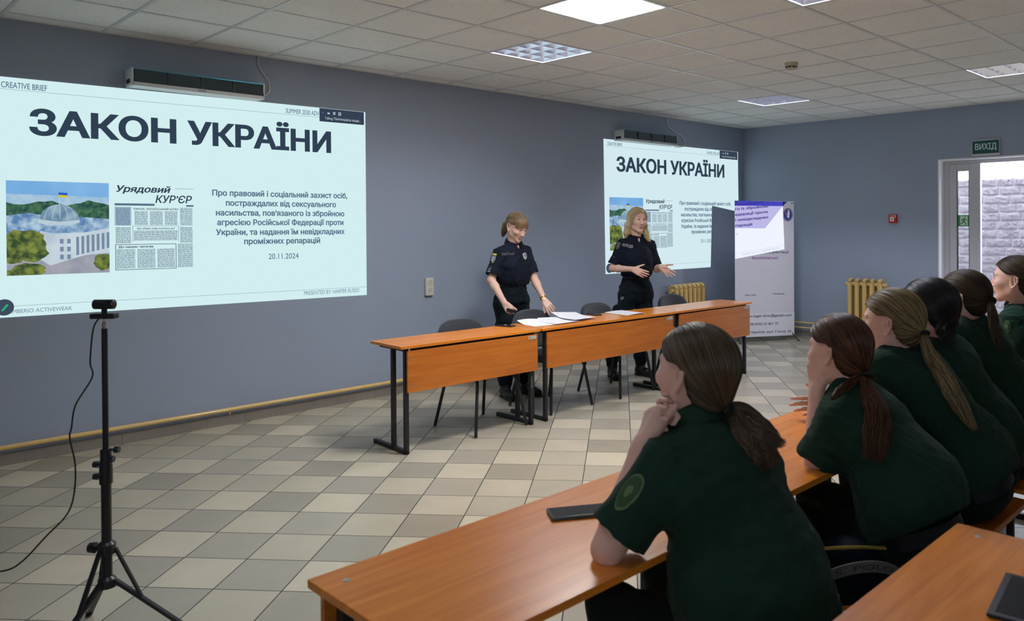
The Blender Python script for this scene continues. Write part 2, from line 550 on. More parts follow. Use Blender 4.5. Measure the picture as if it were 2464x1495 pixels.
# rough stone-faced block wall outside, with the sky over it
def stone_wall():
    vs, fs = [], []
    X = 11.0; r2 = random.Random(3)
    m = MB()
    z = 0.0; row = 0
    while row < 18:
        h = .1205
        y = -6.6 + (.17 if row % 2 else 0)
        while y < -.6:
            wd = r2.choice((.27, .31, .34, .22))
            nx, nz = 12, 6
            grid = []
            dep = r2.uniform(.0, .012)
            vs = []
            for j in range(nz + 1):
                for i in range(nx + 1):
                    e = min(i, nx - i, 1.5) / 1.5 * min(j, nz - j, 1) 
                    vs.append((X - dep * (e > 0) - e * r2.uniform(.006, .024), y + .004 + (wd - .008) * i / nx + (r2.uniform(-.008, .008) if 0 < i < nx else 0), z + .004 + (h - .008) * j / nz + (r2.uniform(-.006, .006) if 0 < j < nz else 0)))
            m.add(vs, [(j * (nx + 1) + i, (j + 1) * (nx + 1) + i, (j + 1) * (nx + 1) + i + 1, j * (nx + 1) + i + 1) for j in range(nz) for i in range(nx)])
            y += wd
        z += h; row += 1
    o = m.build('wall_outside', mat('pale_split_stone', (.27, .235, .255), .9, noise=.3, nscale=6, bump=.6, bscale=60), smooth=60)
    struct(o)
    MB().box((X + .002, -6.6, 0), (X + .2, -.6, 2.164)).build('mortar', mat('mortar', (.55, .52, .52), .9), o, smooth=None)
stone_wall()
struct(MB().box((XR + .3, -7.5, -.12), (16, .8, -.02)).build('ground', mat('pale_paving', (.5, .48, .46), .9, noise=.1), smooth=None))
# ================================================================== CEILING LIGHTS, HEATERS, RADIATORS, SIGNS
M_alu = mat('bright_aluminium', (.78, .79, .86), .30, metal=1.)
M_housing = mat('lamp_housing_white', (.75, .77, .82), .4)
M_black = mat('black_plastic', (.012, .012, .014), .4)
M_cablew = mat('white_cable', (.62, .6, .56), .5)
M_yellow = mat('cream_yellow_enamel', (.74, .52, .20), .32, coat=.3, noise=.06, nscale=12)
M_chrome = mat('chrome', (.75, .75, .76), .2, metal=1.)

def tile_org(j, k): return (.6 * k + .3, TILE_Y0 - .6 * j - .3)
x, y = tile_org(4, 4)
t = empty('ceiling_light', (x, y, HC), 0, 'square flat ceiling panel light glowing plain white, set in the tiled ceiling', 'ceiling light', 'square ceiling lights')
m = MB()
for a, b in (((-.295, -.295), (.295, -.28)), ((-.295, .28), (.295, .295)), ((-.295, -.28), (-.28, .28)), ((.28, -.28), (.295, .28))):
    m.box((*a, -.003), (*b, .03))
m.build('frame', M_housing, t, smooth=None)
MB().box((-.281, -.281, .002), (.281, .281, .012)).build('diffuser', emis('led_diffuser', (1.0, .985, .94), LED_POWER), t, smooth=None)

M_tube = emis('fluorescent_tube', (.78, .82, 1.0), LOUVRE_POWER)
M_tube_dim = emis('fluorescent_tube_dim', (.86, .87, 1.0), LOUVRE_POWER * .26)
def louvre(j, k, label, tube=None):
    x, y = tile_org(j, k)
    t = empty('ceiling_light', (x, y, HC), 0, label, 'ceiling light', 'square ceiling lights')
    h = MB()
    h.box((-.297, -.297, .09), (.297, .297, .1))
    for a, b in (((-.297, -.297), (.297, -.287)), ((-.297, .287), (.297, .297)), ((-.297, -.287), (-.287, .287)), ((.287, -.287), (.297, .287))):
        h.box((*a, -.002), (*b, .09))
    h.build('housing', M_housing, t, smooth=None)
    for i in range(4):
        u = -.2145 + .143 * i
        MB().tube([(u, -.27, .06), (u, .27, .06)], .0085, 10)  .build('tube', tube or M_tube, t, smooth=60)
    bl = MB()
    for i in range(5):                      # parabolic blades along and across
        u = -.286 + .143 * i
        wd = .022
        bl.add([(u - wd, -.286, .045), (u, -.286, .002), (u + wd, -.286, .045), (u - wd, .286, .045), (u, .286, .002), (u + wd, .286, .045)],
               [(0, 1, 4, 3), (1, 2, 5, 4)])
    for i in range(5):
        u = -.286 + .143 * i
        bl.add([(-.286, u - .016, .047), (-.286, u, .004), (-.286, u + .016, .047), (.286, u - .016, .047), (.286, u, .004), (.286, u + .016, .047)],
               [(0, 3, 4, 1), (1, 4, 5, 2)])
    bl.build('louvre', M_alu, t, smooth=None)
    return t
louvre(2, 5, 'square mirror-louvred ceiling light next to the plain white glowing panel')
louvre(2, 11, 'square mirror-louvred ceiling light near the far corner, beyond the smoke detector')
louvre(6, 11, 'square mirror-louvred ceiling light by the exit door side, cut by the frame')
louvre(6, 5, 'square mirror-louvred ceiling light of which only a tip shows at the top edge')

louvre(6, -1, 'square mirror-louvred ceiling light added over the nearest desk, unseen above the frame', M_tube_dim)  # added unseen lamp continuing the ceiling grid, to light the nearest desk
# smoke detector
M_cream = mat('aged_cream_plastic', (.55, .5, .36), .45)
t = empty('smoke_detector', (5.17, -2.85, HC), 0, 'small round cream smoke detector on the tiled ceiling', 'smoke detector')
MB().lathe([(.058, -.0005), (.058, -.012), (.052, -.032), (.052, -.0005)], 28).build('base', M_cream, t, smooth=40)
m = MB().lathe([(.04, -.032), (.046, -.046), (.04, -.056), (.01, -.058)], 28)
m.build('sensor_head', M_cream, t, smooth=40)
m = MB()
for k in range(8):
    a = k * PI / 4 + .2
    m.box((-.009, .036, -.045), (.009, .047, -.034), 0, Matrix.Rotation(a, 4, 'Z'))
m.build('vent_slot', M_black, t, smooth=None)

# long infrared heaters over the two slides
M_hbody = mat('heater_white_enamel', (.62, .64, .64), .35)
M_hglass = mat('dark_heater_glass', (.012, .03, .045), .12, spec=.6, coat=.5)
def heater(x0, x1, z0, label, cable):
    t = empty('wall_heater', ((x0 + x1) / 2, -.001, z0), 0, label, 'heater', 'long wall heaters')
    L = (x1 - x0) / 2
    D = .15
    b = MB()
    b.prism([(0, 0), (-D, 0), (-D, .028), (-D + .03, .034), (-D + .03, .105), (-.02, .125), (0, .125)], 2 * L,
            Matrix(((0, 0, 1, -L), (1, 0, 0, 0), (0, 1, 0, 0), (0, 0, 0, 1))))
    b.build('body', M_hbody, t, smooth=None)
    gw = MB()
    gw.add([(-L + .012, -D - .001, .026), (L - .004, -D - .001, .026), (L - .004, -D + .006, .118), (-L + .012, -D + .006, .118),
            (-L + .012, -D + .03, .03), (L - .004, -D + .03, .03), (L - .004, -.02, .1275), (-L + .012, -.02, .1275)],
           [(0, 1, 2, 3), (3, 2, 6, 7), (0, 3, 7, 4), (1, 5, 6, 2), (0, 4, 5, 1)])
    gw.build('front_glass', M_hglass, t, smooth=None)
    for k in range(1, 4):
        u = -L + 2 * L * k / 4
        MB().box((u - .006, -D - .003, .03), (u + .006, -D + .01, .115)).build('divider', M_black, t, smooth=None)
    s = MB().box((-L + .012, -D + .004, .1172), (L - .004, -D + .012, .1215))
    s.build('edge_highlight', mat('blue_green_highlight', (.03, .35, .45), .2, metal=.6), t, smooth=None)  # cyan highlight along the top edge, put in as a coloured strip
    for sx in (-1, 1):
        c = MB().box((sx * L - .006, -D, 0), (sx * L + .006, -.0, .126), .002)
        c.build('end_cap', M_hbody, t, smooth=None)
    pl = MB().box((-.03, -D - .0012, .007), (.03, -D, .02))
    pl.build('badge', mat('grey_badge', (.3, .32, .32), .4), t, smooth=None)
    q = MB().box((-L - .008, -.11, .02), (-L - .006, -.03, .05)); q.build('rating_plate', M_black, t, smooth=None)
    c = MB().tube(cable, .0055, 8)
    co = c.build('cable', M_cablew, smooth=60)
    tag(co, 'white cable looping from the ceiling down to ' + ('the heater over the large slide' if x0 < 3 else 'the heater over the far slide'), 'cable', 'heater cables')
def spl(P, n=8):
    """smooth curve through points (Catmull-Rom)"""
    P = [Vector(p) for p in P]; out = []
    for i in range(len(P) - 1):
        a, b, c, d = P[max(i - 1, 0)], P[i], P[i + 1], P[min(i + 2, len(P) - 1)]
        for k in range(n):
            s = k / n
            out.append(.5 * ((2 * b) + (c - a) * s + (2 * a - 5 * b + 4 * c - d) * s * s + (3 * b - a - 3 * c + d) * s ** 3))
    out.append(P[-1])
    return out
heater(.755, 1.712, 2.572, 'long white wall heater with dark glass front over the large slide',
       spl([(1.735, -.012, HC), (1.722, -.014, 2.90), (1.74, -.018, 2.84), (1.80, -.022, 2.76), (1.815, -.03, 2.69), (1.79, -.04, 2.64), (1.722, -.05, 2.61)]))
heater(6.11, 7.17, 2.565, 'long white wall heater with dark glass front over the farther slide by the corner',
       spl([(7.12, -.012, HC), (7.13, -.014, 2.86), (7.25, -.016, 2.78), (7.44, -.02, 2.72), (7.52, -.02, 2.64), (7.45, -.03, 2.585), (7.3, -.03, 2.57), (7.18, -.04, 2.59)]))

# double socket on the wall
t = empty('wall_socket', (3.381, 0, .973), 0, 'white double wall socket between the large slide and the standing officer', 'socket')
MB().box((-.045, -.035, -.085), (.045, -.0005, .085), .008).build('housing', mat('ivory_plastic', (.68, .67, .6), .35), t, smooth=None)
for s in (-1, 1):
    c = MB().lathe([(.03, 0), (.032, .004), (.028, .006), (.022, .001), (.0, .001)], 24, frame((0, -.035, s * .038), (1, 0, 0), (0, 0, 1)))
    so = c.build('outlet', mat('ivory_outlet', (.6, .59, .53), .35), t, smooth=40)
    h = MB()
    for q in (-1, 1): h.lathe([(.0035, .0012), (.0035, .002)], 10, frame((q * .0095, -.035, s * .038), (1, 0, 0), (0, 0, 1)))
    h.build('pin_hole', M_black, so, smooth=None)

# heating pipes
def pipe_thing(name, pts, r, label, brackets=(), grp=None):
    o = MB().tube(pts, r, 14).build(name, M_yellow, smooth=60)
    tag(o, label, 'pipe', grp)
    for bx in brackets:
        bb = MB()
        bb.tube([(bx[0] + dx_, bx[1], bx[2]) for dx_ in (-.006, .006)], r + .003, 14)
        bb.box((bx[0] - .006, bx[1], bx[2] - .008), (bx[0] + .006, -.0005, bx[2] + .008))
        bb.box((bx[0] - .005, bx[1] - .004, bx[2] - r - .022), (bx[0] + .005, bx[1] + .004, bx[2] - r))
        bb.build('bracket', M_yellow, o, smooth=40)
    return o
pipe_thing('heating_pipe', [(XL + .01, -.045, .125), (3.3, -.045, .125), (7.02, -.045, .125)], .0165,
           'long yellow heating pipe along the foot of the projection wall', [(1.46, -.045, .125), (-.9, -.045, .125), (4.4, -.045, .125)], 'yellow heating pipes')
pipe_thing('heating_pipe', [(XR - .05, -.03, .193), (XR - .05, -1.62, .193)], .014, 'upper of the two yellow pipes beside the roll-up banner', grp='yellow heating pipes')
pipe_thing('heating_pipe', [(XR - .05, -.03, .125), (XR - .05, -1.62, .125)], .014, 'lower of the two yellow pipes beside the roll-up banner', grp='yellow heating pipes')

# cast-iron radiators
def radiator(loc, rz, n, label):
    t = empty('radiator', loc, rz, label, 'radiator', 'yellow ribbed radiators')
    pitch = .098
    for i in range(n):
        u = (i - (n - 1) / 2) * pitch
        m = MB()
        for v in (-.045, .045):      # two water columns per section
            m.tube([(u, v, .06), (u, v, .30), (u, v, .54)], .030, 12)
        m.box((u - .016, -.06, .05), (u + .016, .06, .1), .012)
        m.box((u - .016, -.06, .5), (u + .016, .06, .56), .012)
        m.tube([(u, -.062, .555), (u, -.03, .585), (u, .03, .585), (u, .062, .555)], .022, 10)
        m.tube([(u, -.062, .05), (u, -.03, .02), (u, .03, .02), (u, .062, .05)], .022, 10)
        m.box((u - .008, -.045, .08), (u + .008, .045, .53), .004)
        m.build('section', M_yellow, t, smooth=50)
    h = MB()
    for z in (.075, .525):
        h.tube([(-(n / 2) * pitch - .02, 0, z), ((n / 2) * pitch + .02, 0, z)], .026, 14)
    h.build('header_pipe', M_yellow, t, smooth=50)
    p = MB()
    for z in (.075, .525):
        p.lathe([(.02, 0), (.03, 0), (.03, .012), (.022, .02)], 8, frame(((n / 2) * pitch + .01, 0, z), (0, 1, 0), (0, 0, 1)))
    p.build('end_plug', M_yellow, t, smooth=40)
    for s in (-1, 1):
        k = MB().box((s * pitch * 1.5 - .01, 0, .46), (s * pitch * 1.5 + .01, .115, .49))
        k.box((s * pitch * 1.5 - .01, .06, .3), (s * pitch * 1.5 + .01, .115, .33))
        k.build('bracket', M_black, t, smooth=None)
    return t
radiator((XR - .115, -1.872, .24), -PI / 2, 5, 'yellow ribbed radiator on the wall between the banner and the exit door')
radiator((7.41, -.115, .17), 0, 7, 'yellow ribbed radiator under the farther slide, behind the empty chair')

# manual fire alarm
M_red = mat('red_alarm_plastic', (.55, .02, .03), .35)
t = empty('fire_alarm', (XR, -2.18, 1.61), -PI / 2, 'small red manual fire alarm box on the wall left of the exit door', 'fire alarm')
MB().box((-.05, -.04, -.055), (.05, -.0005, .05), .008).build('housing', M_red, t, smooth=None)
MB().box((-.027, -.0425, -.032), (.022, -.04, .02), .001).build('call_plate', M_swhite, t, smooth=None)
MB().lathe([(.009, 0), (.009, .003)], 16, frame((-.002, -.0425, -.005), (1, 0, 0), (0, 0, 1))).build('button', M_black, t, smooth=None)
m = MB()
text_fit(m, 'ПОЖЕЖА', -.032, .026, .029, .012, .02, fn=lambda a, b, d: (a, -.0405, b)); m.build('lettering', M_swhite, t, smooth=None)
MB().box((.03, -.046, .01), (.046, -.034, .05), .003).build('tab', mat('yellow_tab', (.65, .5, .1), .4), t, smooth=None)

# ВИХІД sign over the door
t = empty('exit_sign', (XR, -3.262, 2.335), -PI / 2, 'dark green sign reading ВИХІД over the door', 'exit sign')
sw_, sh_ = .148, .188
MB().box((-sw_, -.03, -.0), (sw_, -.0005, sh_), .004).build('housing', mat('grey_white_plastic', (.55, .56, .58), .4), t, smooth=None)
MB().box((-sw_ + .006, -.0315, .024), (sw_ - .006, -.0302, sh_ - .012)).build('sign_face', mat('dark_green_sign', (.008, .085, .08), .3), t, smooth=None)
m = MB(); text_fit(m, 'ВИХІД', -.112, .118, .07, .074, .02, fn=lambda a, b, d: (a, -.0345, b))
m.build('lettering', mat('sign_lettering', (.62, .8, .8), .5), t, smooth=None)
# ================================================================== PROJECTED SLIDES AND THE ROLL-UP BANNER
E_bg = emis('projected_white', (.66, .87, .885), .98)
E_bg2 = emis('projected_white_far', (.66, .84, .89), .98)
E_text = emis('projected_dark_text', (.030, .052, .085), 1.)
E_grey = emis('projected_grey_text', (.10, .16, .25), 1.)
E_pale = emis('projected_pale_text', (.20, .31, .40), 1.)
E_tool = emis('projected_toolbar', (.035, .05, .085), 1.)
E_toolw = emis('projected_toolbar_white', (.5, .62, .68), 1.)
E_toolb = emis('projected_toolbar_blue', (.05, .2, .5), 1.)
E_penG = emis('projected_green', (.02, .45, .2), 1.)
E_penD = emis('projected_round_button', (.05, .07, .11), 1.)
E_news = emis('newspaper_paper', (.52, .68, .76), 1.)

def noisy_emis(name, a, b, scale, s=1.):
    m = emis(name, a, s); nt = m.node_tree; e = [n for n in nt.nodes if n.type == 'EMISSION'][0]
    tc = nt.nodes.new('ShaderNodeTexCoord'); n = nt.nodes.new('ShaderNodeTexNoise'); n.inputs['Scale'].default_value = scale; n.inputs['Detail'].default_value = 5
    cr = nt.nodes.new('ShaderNodeValToRGB'); cr.color_ramp.elements[0].position = .38; cr.color_ramp.elements[1].position = .64
    cr.color_ramp.elements[0].color = (*a, 1); cr.color_ramp.elements[1].color = (*b, 1)
    nt.links.new(tc.outputs['Object'], n.inputs[0]); nt.links.new(n.outputs['Fac'], cr.inputs[0]); nt.links.new(cr.outputs[0], e.inputs[0])
    return m
E_sky = noisy_emis('picture_sky', (.16, .38, .70), (.22, .46, .78), 3)
E_sky2 = noisy_emis('picture_horizon', (.30, .50, .70), (.42, .58, .70), 20)
E_trees = noisy_emis('picture_trees', (.02, .07, .06), (.08, .19, .10), 26)
E_tree2 = noisy_emis('picture_near_trees', (.04, .075, .03), (.22, .27, .06), 20)
E_roof = noisy_emis('picture_blue_roofs', (.10, .22, .42), (.42, .58, .72), 18)
E_stone = noisy_emis('picture_pale_facade', (.46, .55, .64), (.58, .68, .74), 6)
E_shade = emis('picture_facade_shade', (.18, .25, .36), 1.)
E_dome = noisy_emis('picture_glass_dome', (.13, .24, .36), (.30, .44, .54), 15)
E_rib = emis('picture_dome_ribs', (.48, .60, .66), 1.)
E_plaza = noisy_emis('picture_plaza', (.28, .30, .38), (.38, .38, .44), 8)
E_fb = emis('picture_flag_blue', (.02, .10, .55), 1.)
E_fy = emis('picture_flag_yellow', (.65, .55, .03), 1.)

def clip_mesh(mb, fns):
    """cut a collected mesh with planes (point, normal): keeps the side the normal points away from"""
    bm = bmesh.new()
    vs = [bm.verts.new(v) for v in mb.v]
    for f in mb.f:
        try: bm.faces.new([vs[i] for i in f])
        except ValueError: pass
    for co, no in fns:
        bmesh.ops.bisect_plane(bm, geom=bm.verts[:] + bm.edges[:] + bm.faces[:], plane_co=co, plane_no=no, clear_outer=True)
    out = MB(); out.bm(bm)
    return out

def slide(Q, label, fn_d, bg, outline=None, clips=None, z_off=0., toolbar_text='Talking: Пенітенціарна акаде...'):
    """Q: corners TL TR BR BL as (x, z) on the wall"""
    TL, TR, BR, BL = [Vector((q[0], q[1])) for q in Q]
    def P(u, v, d=0.):
        a = TL.lerp(TR, u); b = BL.lerp(BR, u); c = a.lerp(b, v)
        return Vector((c.x, -(.003 + d), c.y))
    ol = outline or [(0, 0), (1, 0), (1, 1), (0, 1)]
    m = MB(); n = len(ol)
    m.add([P(u, v, 0) for u, v in ol] + [P(u, v, -.0025) for u, v in ol],
          [tuple(range(n))[::-1], tuple(range(n, 2 * n))] + [(k, (k + 1) % n, n + (k + 1) % n, n + k) for k in range(n)])
    t = m.build('projected_slide', bg, smooth=None)  # glowing plate stands in for the projector's light on the wall
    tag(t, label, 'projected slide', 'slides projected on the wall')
    def put(name, mb, mt, parent=t, clip=False):
        if clip and clips: mb = clip_mesh(mb, [(P(*c), nrm) for c, nrm in clips])
        if not mb.v: return None
        return mb.build(name, mt, parent, smooth=None)
    def quad(mb, u0, v0, u1, v1, d=.0006):
        mb.add([P(u0, v0, d), P(u0, v1, d), P(u1, v1, d), P(u1, v0, d)], [(0, 1, 2, 3)])
    def poly(mb, pts, d):
        mb.add([P(u, v, d) for u, v in pts], [tuple(range(len(pts)))[::-1]])
    asp = (TR.x - TL.x) / (TL.y - BL.y)
    fn = lambda d: (lambda a, b, dd: P(a, -b, d))
    def line(mb, s, u0, u1, v, cap, bold=0., d=.0008, shear=0.):
        text_fit(mb, s, u0, u1, -v, cap, bold, shear, fn(d))
    # rules and headings
    r = MB(); quad(r, 0, .0497, .838, .0512); quad(r, .838, .0497, 1, .0512)
    if not clips: quad(r, .0, .9535, 1, .955)
    else: quad(r, .0, .9535, .7525, .955)
    put('rule', r, E_pale)
    h = MB(); line(h, 'CREATIVE BRIEF', .0215, .115, .0442, .026, .012); put('heading', h, E_grey)
    h = MB(); line(h, 'SUMMER 2030 ADV', .7287, .8375, .0432, .025, .008)
    put('heading', h, E_grey)
    h = MB(); line(h, 'ЗАКОН', .0769, .4158, .2352, .114, .040); line(h, 'УКРАЇНИ', .4443, .8772, .2352, .114, .040)
    put('title', h, E_text)
    b = MB()
    for s, u0, u1, v in (('постраждалих від сексуального', .5476, .8924, .5225), ('насильства, пов’язаного із збройною', .5194, .9212, .5705),
                         ('агресією Російської Федерації проти', .5226, .918, .6175), ('України, та надання їм невідкладних', .5189, .9221, .6655), ('проміжних репарацій', .5991, .8373, .7115)):
        line(b, s, u0, u1, v, .0295, .034)
    put('body_text', b, E_grey, clip=True)
    b = MB(); line(b, 'Про правовий і соціальний захист осіб,', .5098, .9322, .4745, .0295, .034); put('body_text', b, E_grey)
    b = MB(); line(b, '20.11.2024', .6718, .7657, .7885, .029, .004); put('date', b, E_grey, clip=True)
    f = MB(); line(f, 'BUMBERIO ACTIVEWEAR', .0235, .1634, .985, .0175, .01)
    put('footer', f, E_pale)
    if not clips:
        f = MB(); line(f, 'PRESENTED BY: HARPER RUSSO', .7822, .9725, .981, .022, .008); put('footer', f, E_pale)
    # meeting toolbar
    r = MB(); quad(r, .8384, .0012, .9945, .071, .001); tb = put('toolbar', r, E_tool)
    r = MB(); quad(r, .8655, .0215, .8735, .0295, .0014)
    quad(r, .8845, .0165, .893, .0215, .0014); quad(r, .8845, .0245, .893, .0295, .0014)
    for i in range(3):
        for j in range(3): quad(r, .903 + .0036 * i, .0150 + .0062 * j, .9055 + .0036 * i, .0195 + .0062 * j, .0014)
    put('icon', r, E_toolw, tb)
    r = MB(); quad(r, .846, .0235, .8535, .0265, .0014); put('icon', r, E_toolb, tb)
    r = MB(); line(r, toolbar_text, .857, .982, .0575, .0135, 0, .0014); put('caption', r, E_toolw, tb)
    # round pencil button
    r = MB(); poly(r, [(.0231 + .0195 * math.cos(a), .9577 + .0195 * asp * math.sin(a)) for a in np.linspace(0, 2 * PI, 28)[:-1]][::-1] if False else [(.0231 + .0195 * math.cos(a), .9577 - .0195 * asp * math.sin(a)) for a in np.linspace(0, 2 * PI, 28)[:-1]][::-1], .001)
    pb = put('round_button', r, E_penD)
    r = MB(); poly(r, [(.018, .968), (.0165, .974), (.021, .972), (.0315, .949), (.028, .944)][::-1], .0015); put('pencil_icon', r, E_penG, pb)
    # picture of a domed building with a flag
    a0, b0, a1, b1 = .0288, .4295, .2489, .8272
    r = MB(); quad(r, a0, b0, a1, b1, .0006); pic = put('picture', r, E_sky)
    X = lambda u: a0 + (a1 - a0) * u
    Y = lambda v: b0 + (b1 - b0) * v
    def pp(name, pts, mt, d):
        r = MB(); poly(r, [(X(u), Y(v)) for u, v in pts][::-1], d); return put(name, r, mt, pic)
    rr = random.Random(5)
    pp('horizon', [(0, .14), (1, .16), (1, .30), (0, .30)], E_sky2, .0008)
    pp('trees', [(0, .25)] + [(i / 14, .21 + .03 * rr.random() + .02 * math.sin(i)) for i in range(15)] + [(1, .5), (0, .5)], E_trees, .0010)
    pp('roofs', [(0, .37), (.2, .34), (.32, .36), (.7, .38), (1, .4), (1, .52), (.75, .56), (.3, .55), (0, .62)], E_roof, .0012)
    pp('plaza', [(0, .86), (.4, .8), (1, .74), (1, 1), (0, 1)], E_plaza, .0012)
    pp('facade', [(.31, .53), (.44, .56), (.75, .55), (1, .5), (1, .78), (.75, .8), (.42, .9), (.40, .9), (.31, .84)], E_stone, .0014)
    for i in range(7):
        u = .66 + i * .052
        pp('column_gap', [(u, .60 - .008 * i), (u + .028, .596 - .008 * i), (u + .028, .795 - .012 * i), (u, .80 - .012 * i)], E_shade, .0016)
    for u in (.5, .57):
        for k in range(3): pp('facade_window', [(u, .62 + .085 * k), (u + .035, .62 + .085 * k), (u + .035, .67 + .085 * k), (u, .67 + .085 * k)], E_shade, .0016)
    pp('drum', [(.28, .44), (.3, .40), (.69, .40), (.7, .44), (.6, .47), (.38, .47)], E_rib, .0016)
    pp('dome', [(.31, .41)] + [(.5 - .19 * math.cos(a), .405 - .16 * math.sin(a)) for a in np.linspace(.05, PI - .05, 14)] + [(.69, .41), (.5, .435)], E_dome, .0018)
    for q in (-.8, -.4, 0, .4, .8):
        rb = MB()
        pts = [(.5 + .19 * q * math.cos(a) * .98, .405 - .16 * math.sin(a)) for a in np.linspace(0, PI / 2, 8)]
        for i in range(7):
            (u0, v0), (u1, v1) = pts[i], pts[i + 1]
            poly(rb, [(X(u0), Y(v0)), (X(u0 + .006), Y(v0)), (X(u1 + .006), Y(v1)), (X(u1), Y(v1))], .002)
        put('dome_rib', rb, E_rib, pic)
    pp('flag_pole', [(.492, .13), (.5, .13), (.5, .25), (.492, .25)], E_rib, .002)
    pp('flag_blue', [(.49, .115), (.58, .12), (.575, .146), (.49, .141)], E_fb, .0022)
    pp('flag_yellow', [(.49, .141), (.575, .146), (.57, .172), (.49, .167)], E_fy, .0022)
    for (cx, cy, rx, ry) in ((.16, .66, .21, .15), (.24, .74, .15, .13), (.05, .78, .12, .1), (.2, .95, .16, .08), (.05, 1.0, .1, .07), (.93, .88, .1, .09)):
        pts = [(min(1, max(0, cx + rx * math.cos(a) * rr.uniform(.85, 1.1))), min(1, max(0, cy - ry * math.sin(a) * rr.uniform(.85, 1.1)))) for a in np.linspace(0, 2 * PI, 22)[:-1]]
        r = MB(); poly(r, [(X(u), Y(v)) for u, v in pts], .0024); put('picture_tree', r, E_tree2, pic)
    # newspaper page
    a0, b0, a1, b1 = .2618, .4335, .4588, .8265
    r = MB(); quad(r, a0, b0, a1, b1, .0006); nw = put('newspaper', r, E_bg2 if bg is E_bg2 else E_bg)
    r = MB(); text_fit(r, 'Урядовий', X(.02), X(.70), -Y(.085), .030, .03, .25, fn(.0012)); text_fit(r, 'КУР’ЄР', X(.5), X(.98), -Y(.205), .036, .02, .22, fn(.0012))
    put('masthead', r, E_text, nw)
    r = MB(); quad(r, X(0), Y(.215), X(.49), Y(.24), .0012); quad(r, X(.9), Y(.225), X(1), Y(.245), .0012); quad(r, X(.75), Y(.03), X(1), Y(.034), .0012)
    for (u0, v0, u1, v1) in ((.005, .685, .765, .692), (.005, .975, .765, .982), (.003, .685, .012, .98), (.757, .685, .766, .98), (.22, .475, .8, .478), (.215, .47, .22, .66), (.795, .475, .8, .66)):
        quad(r, X(u0), Y(v0), X(u1), Y(v1), .0012)
    put('newspaper_rule', r, E_grey, nw)
    r = MB()
    text_fit(r, 'РИНОК: УКРАЇНСЬКИЙ ШЛЯХ', X(.23), X(.8), -Y(.29), .0095, .02, 0, fn(.0012)); text_fit(r, 'Що обіцяє нова політика цін?', X(.27), X(.75), -Y(.515), .009, .02, 0, fn(.0012)); text_fit(r, 'До наших читачів', X(.04), X(.47), -Y(.728), .0105, .03, 0, fn(.0012))
    put('newspaper_headline', r, E_text, nw)
    r = MB(); quad(r, X(0), Y(.255), X(.2), Y(.47), .0009); put('newspaper_panel', r, emis('newspaper_side_panel', (.34, .47, .58), 1.), nw)
    r = MB()
    def column(u0, u1, v0, v1):
        v = v0
        while v < v1:
            u = u0
            while u < u1 - .005:
                e = min(u1, u + rr.uniform(.02, .07))
                quad(r, X(u), Y(v), X(e - .006), Y(v + .0058), .0011)
                u = e
            v += .0118
    column(.015, .19, .27, .465)
    for u in (.24, .43, .62): column(u, u + .17, .305, .465)
    column(.82, .99, .26, .465); column(.01, .2, .49, .67); column(.23, .79, .53, .64); column(.82, .99, .49, .67)
    for u in (.02, .27, .52): column(u, u + .23, .745, .965)
    column(.785, .99, .69, .965)
    put('newspaper_columns', r, E_grey, nw)
    return t, P

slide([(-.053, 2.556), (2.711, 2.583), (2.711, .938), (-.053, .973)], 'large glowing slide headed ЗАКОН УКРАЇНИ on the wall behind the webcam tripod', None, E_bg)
# second slide: the shadow of the roll-up banner is cut out of its lower right
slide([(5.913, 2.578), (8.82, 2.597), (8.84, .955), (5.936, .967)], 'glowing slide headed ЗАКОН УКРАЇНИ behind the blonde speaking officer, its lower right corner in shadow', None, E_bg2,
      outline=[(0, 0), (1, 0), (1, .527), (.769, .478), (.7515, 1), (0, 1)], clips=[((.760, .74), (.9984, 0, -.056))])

# ---- roll-up banner on a cross stand, the far slide's lower right corner falling on it
BA, BB_ = Vector((7.765, -.618, .08)), Vector((8.552, -1.028, .066))
bx = (BB_ - BA); BWD = bx.length; bx.normalize()
BH = 1.785
bup = Vector((0, 0, 1)); bn = bx.cross(bup).normalized()            # bn looks at the audience
t = empty('roll_up_banner', ((BA.x + BB_.x) / 2, (BA.y + BB_.y) / 2, 0), 0, 'tall white roll-up banner with blue print standing in the far corner', 'banner')
inv = Matrix.Translation(-Vector(t.location))
def bl(u, v, d=0.):
    """u across, v down the banner, d towards the audience"""
    bow = 0.
    return inv @ (BA + bx * (u * BWD) + bup * ((1 - v) * BH - .006 * (1 - u)) + bn * (d + bow))
def bz(x, y):
    """banner coordinates from a reading of the print"""
    s_ = (y - 79) / 1222.
    xl = 237 + 46 * s_; xr = 767 + 35 * s_
    return ((x - xl) / (xr - xl), (y - 82 + 7 * (x - xl) / (xr - xl)) / 1222.)
def bpoly(mb, pts, d):
    mb.add([bl(*bz(*p), d) for p in pts], [tuple(range(len(pts)))[::-1]])
M_ban = mat('banner_vinyl', (.82, .80, .90), .45, bump=.15, bscale=6)
M_navy = mat('banner_navy', (.015, .02, .16), .45)
M_blue = mat('banner_blue', (.02, .025, .42), .45)
M_purple = mat('banner_purple', (.27, .03, .28), .45)
M_lowband = mat('banner_lower_band', (.88, .88, .96), .45)
m = MB(); NX, NY = 14, 4
vv = [bl(i / NX, j / NY, 0) for j in range(NY + 1) for i in range(NX + 1)] + [bl(i / NX, j / NY, -.0015) for j in range(NY + 1) for i in range(NX + 1)]
K = (NX + 1) * (NY + 1)
ff = [(j * (NX + 1) + i, (j + 1) * (NX + 1) + i, (j + 1) * (NX + 1) + i + 1, j * (NX + 1) + i + 1) for j in range(NY) for i in range(NX)]
m.add(vv, ff + [tuple(K + q for q in f[::-1]) for f in ff]); m.build('sheet', M_ban, t, smooth=60)
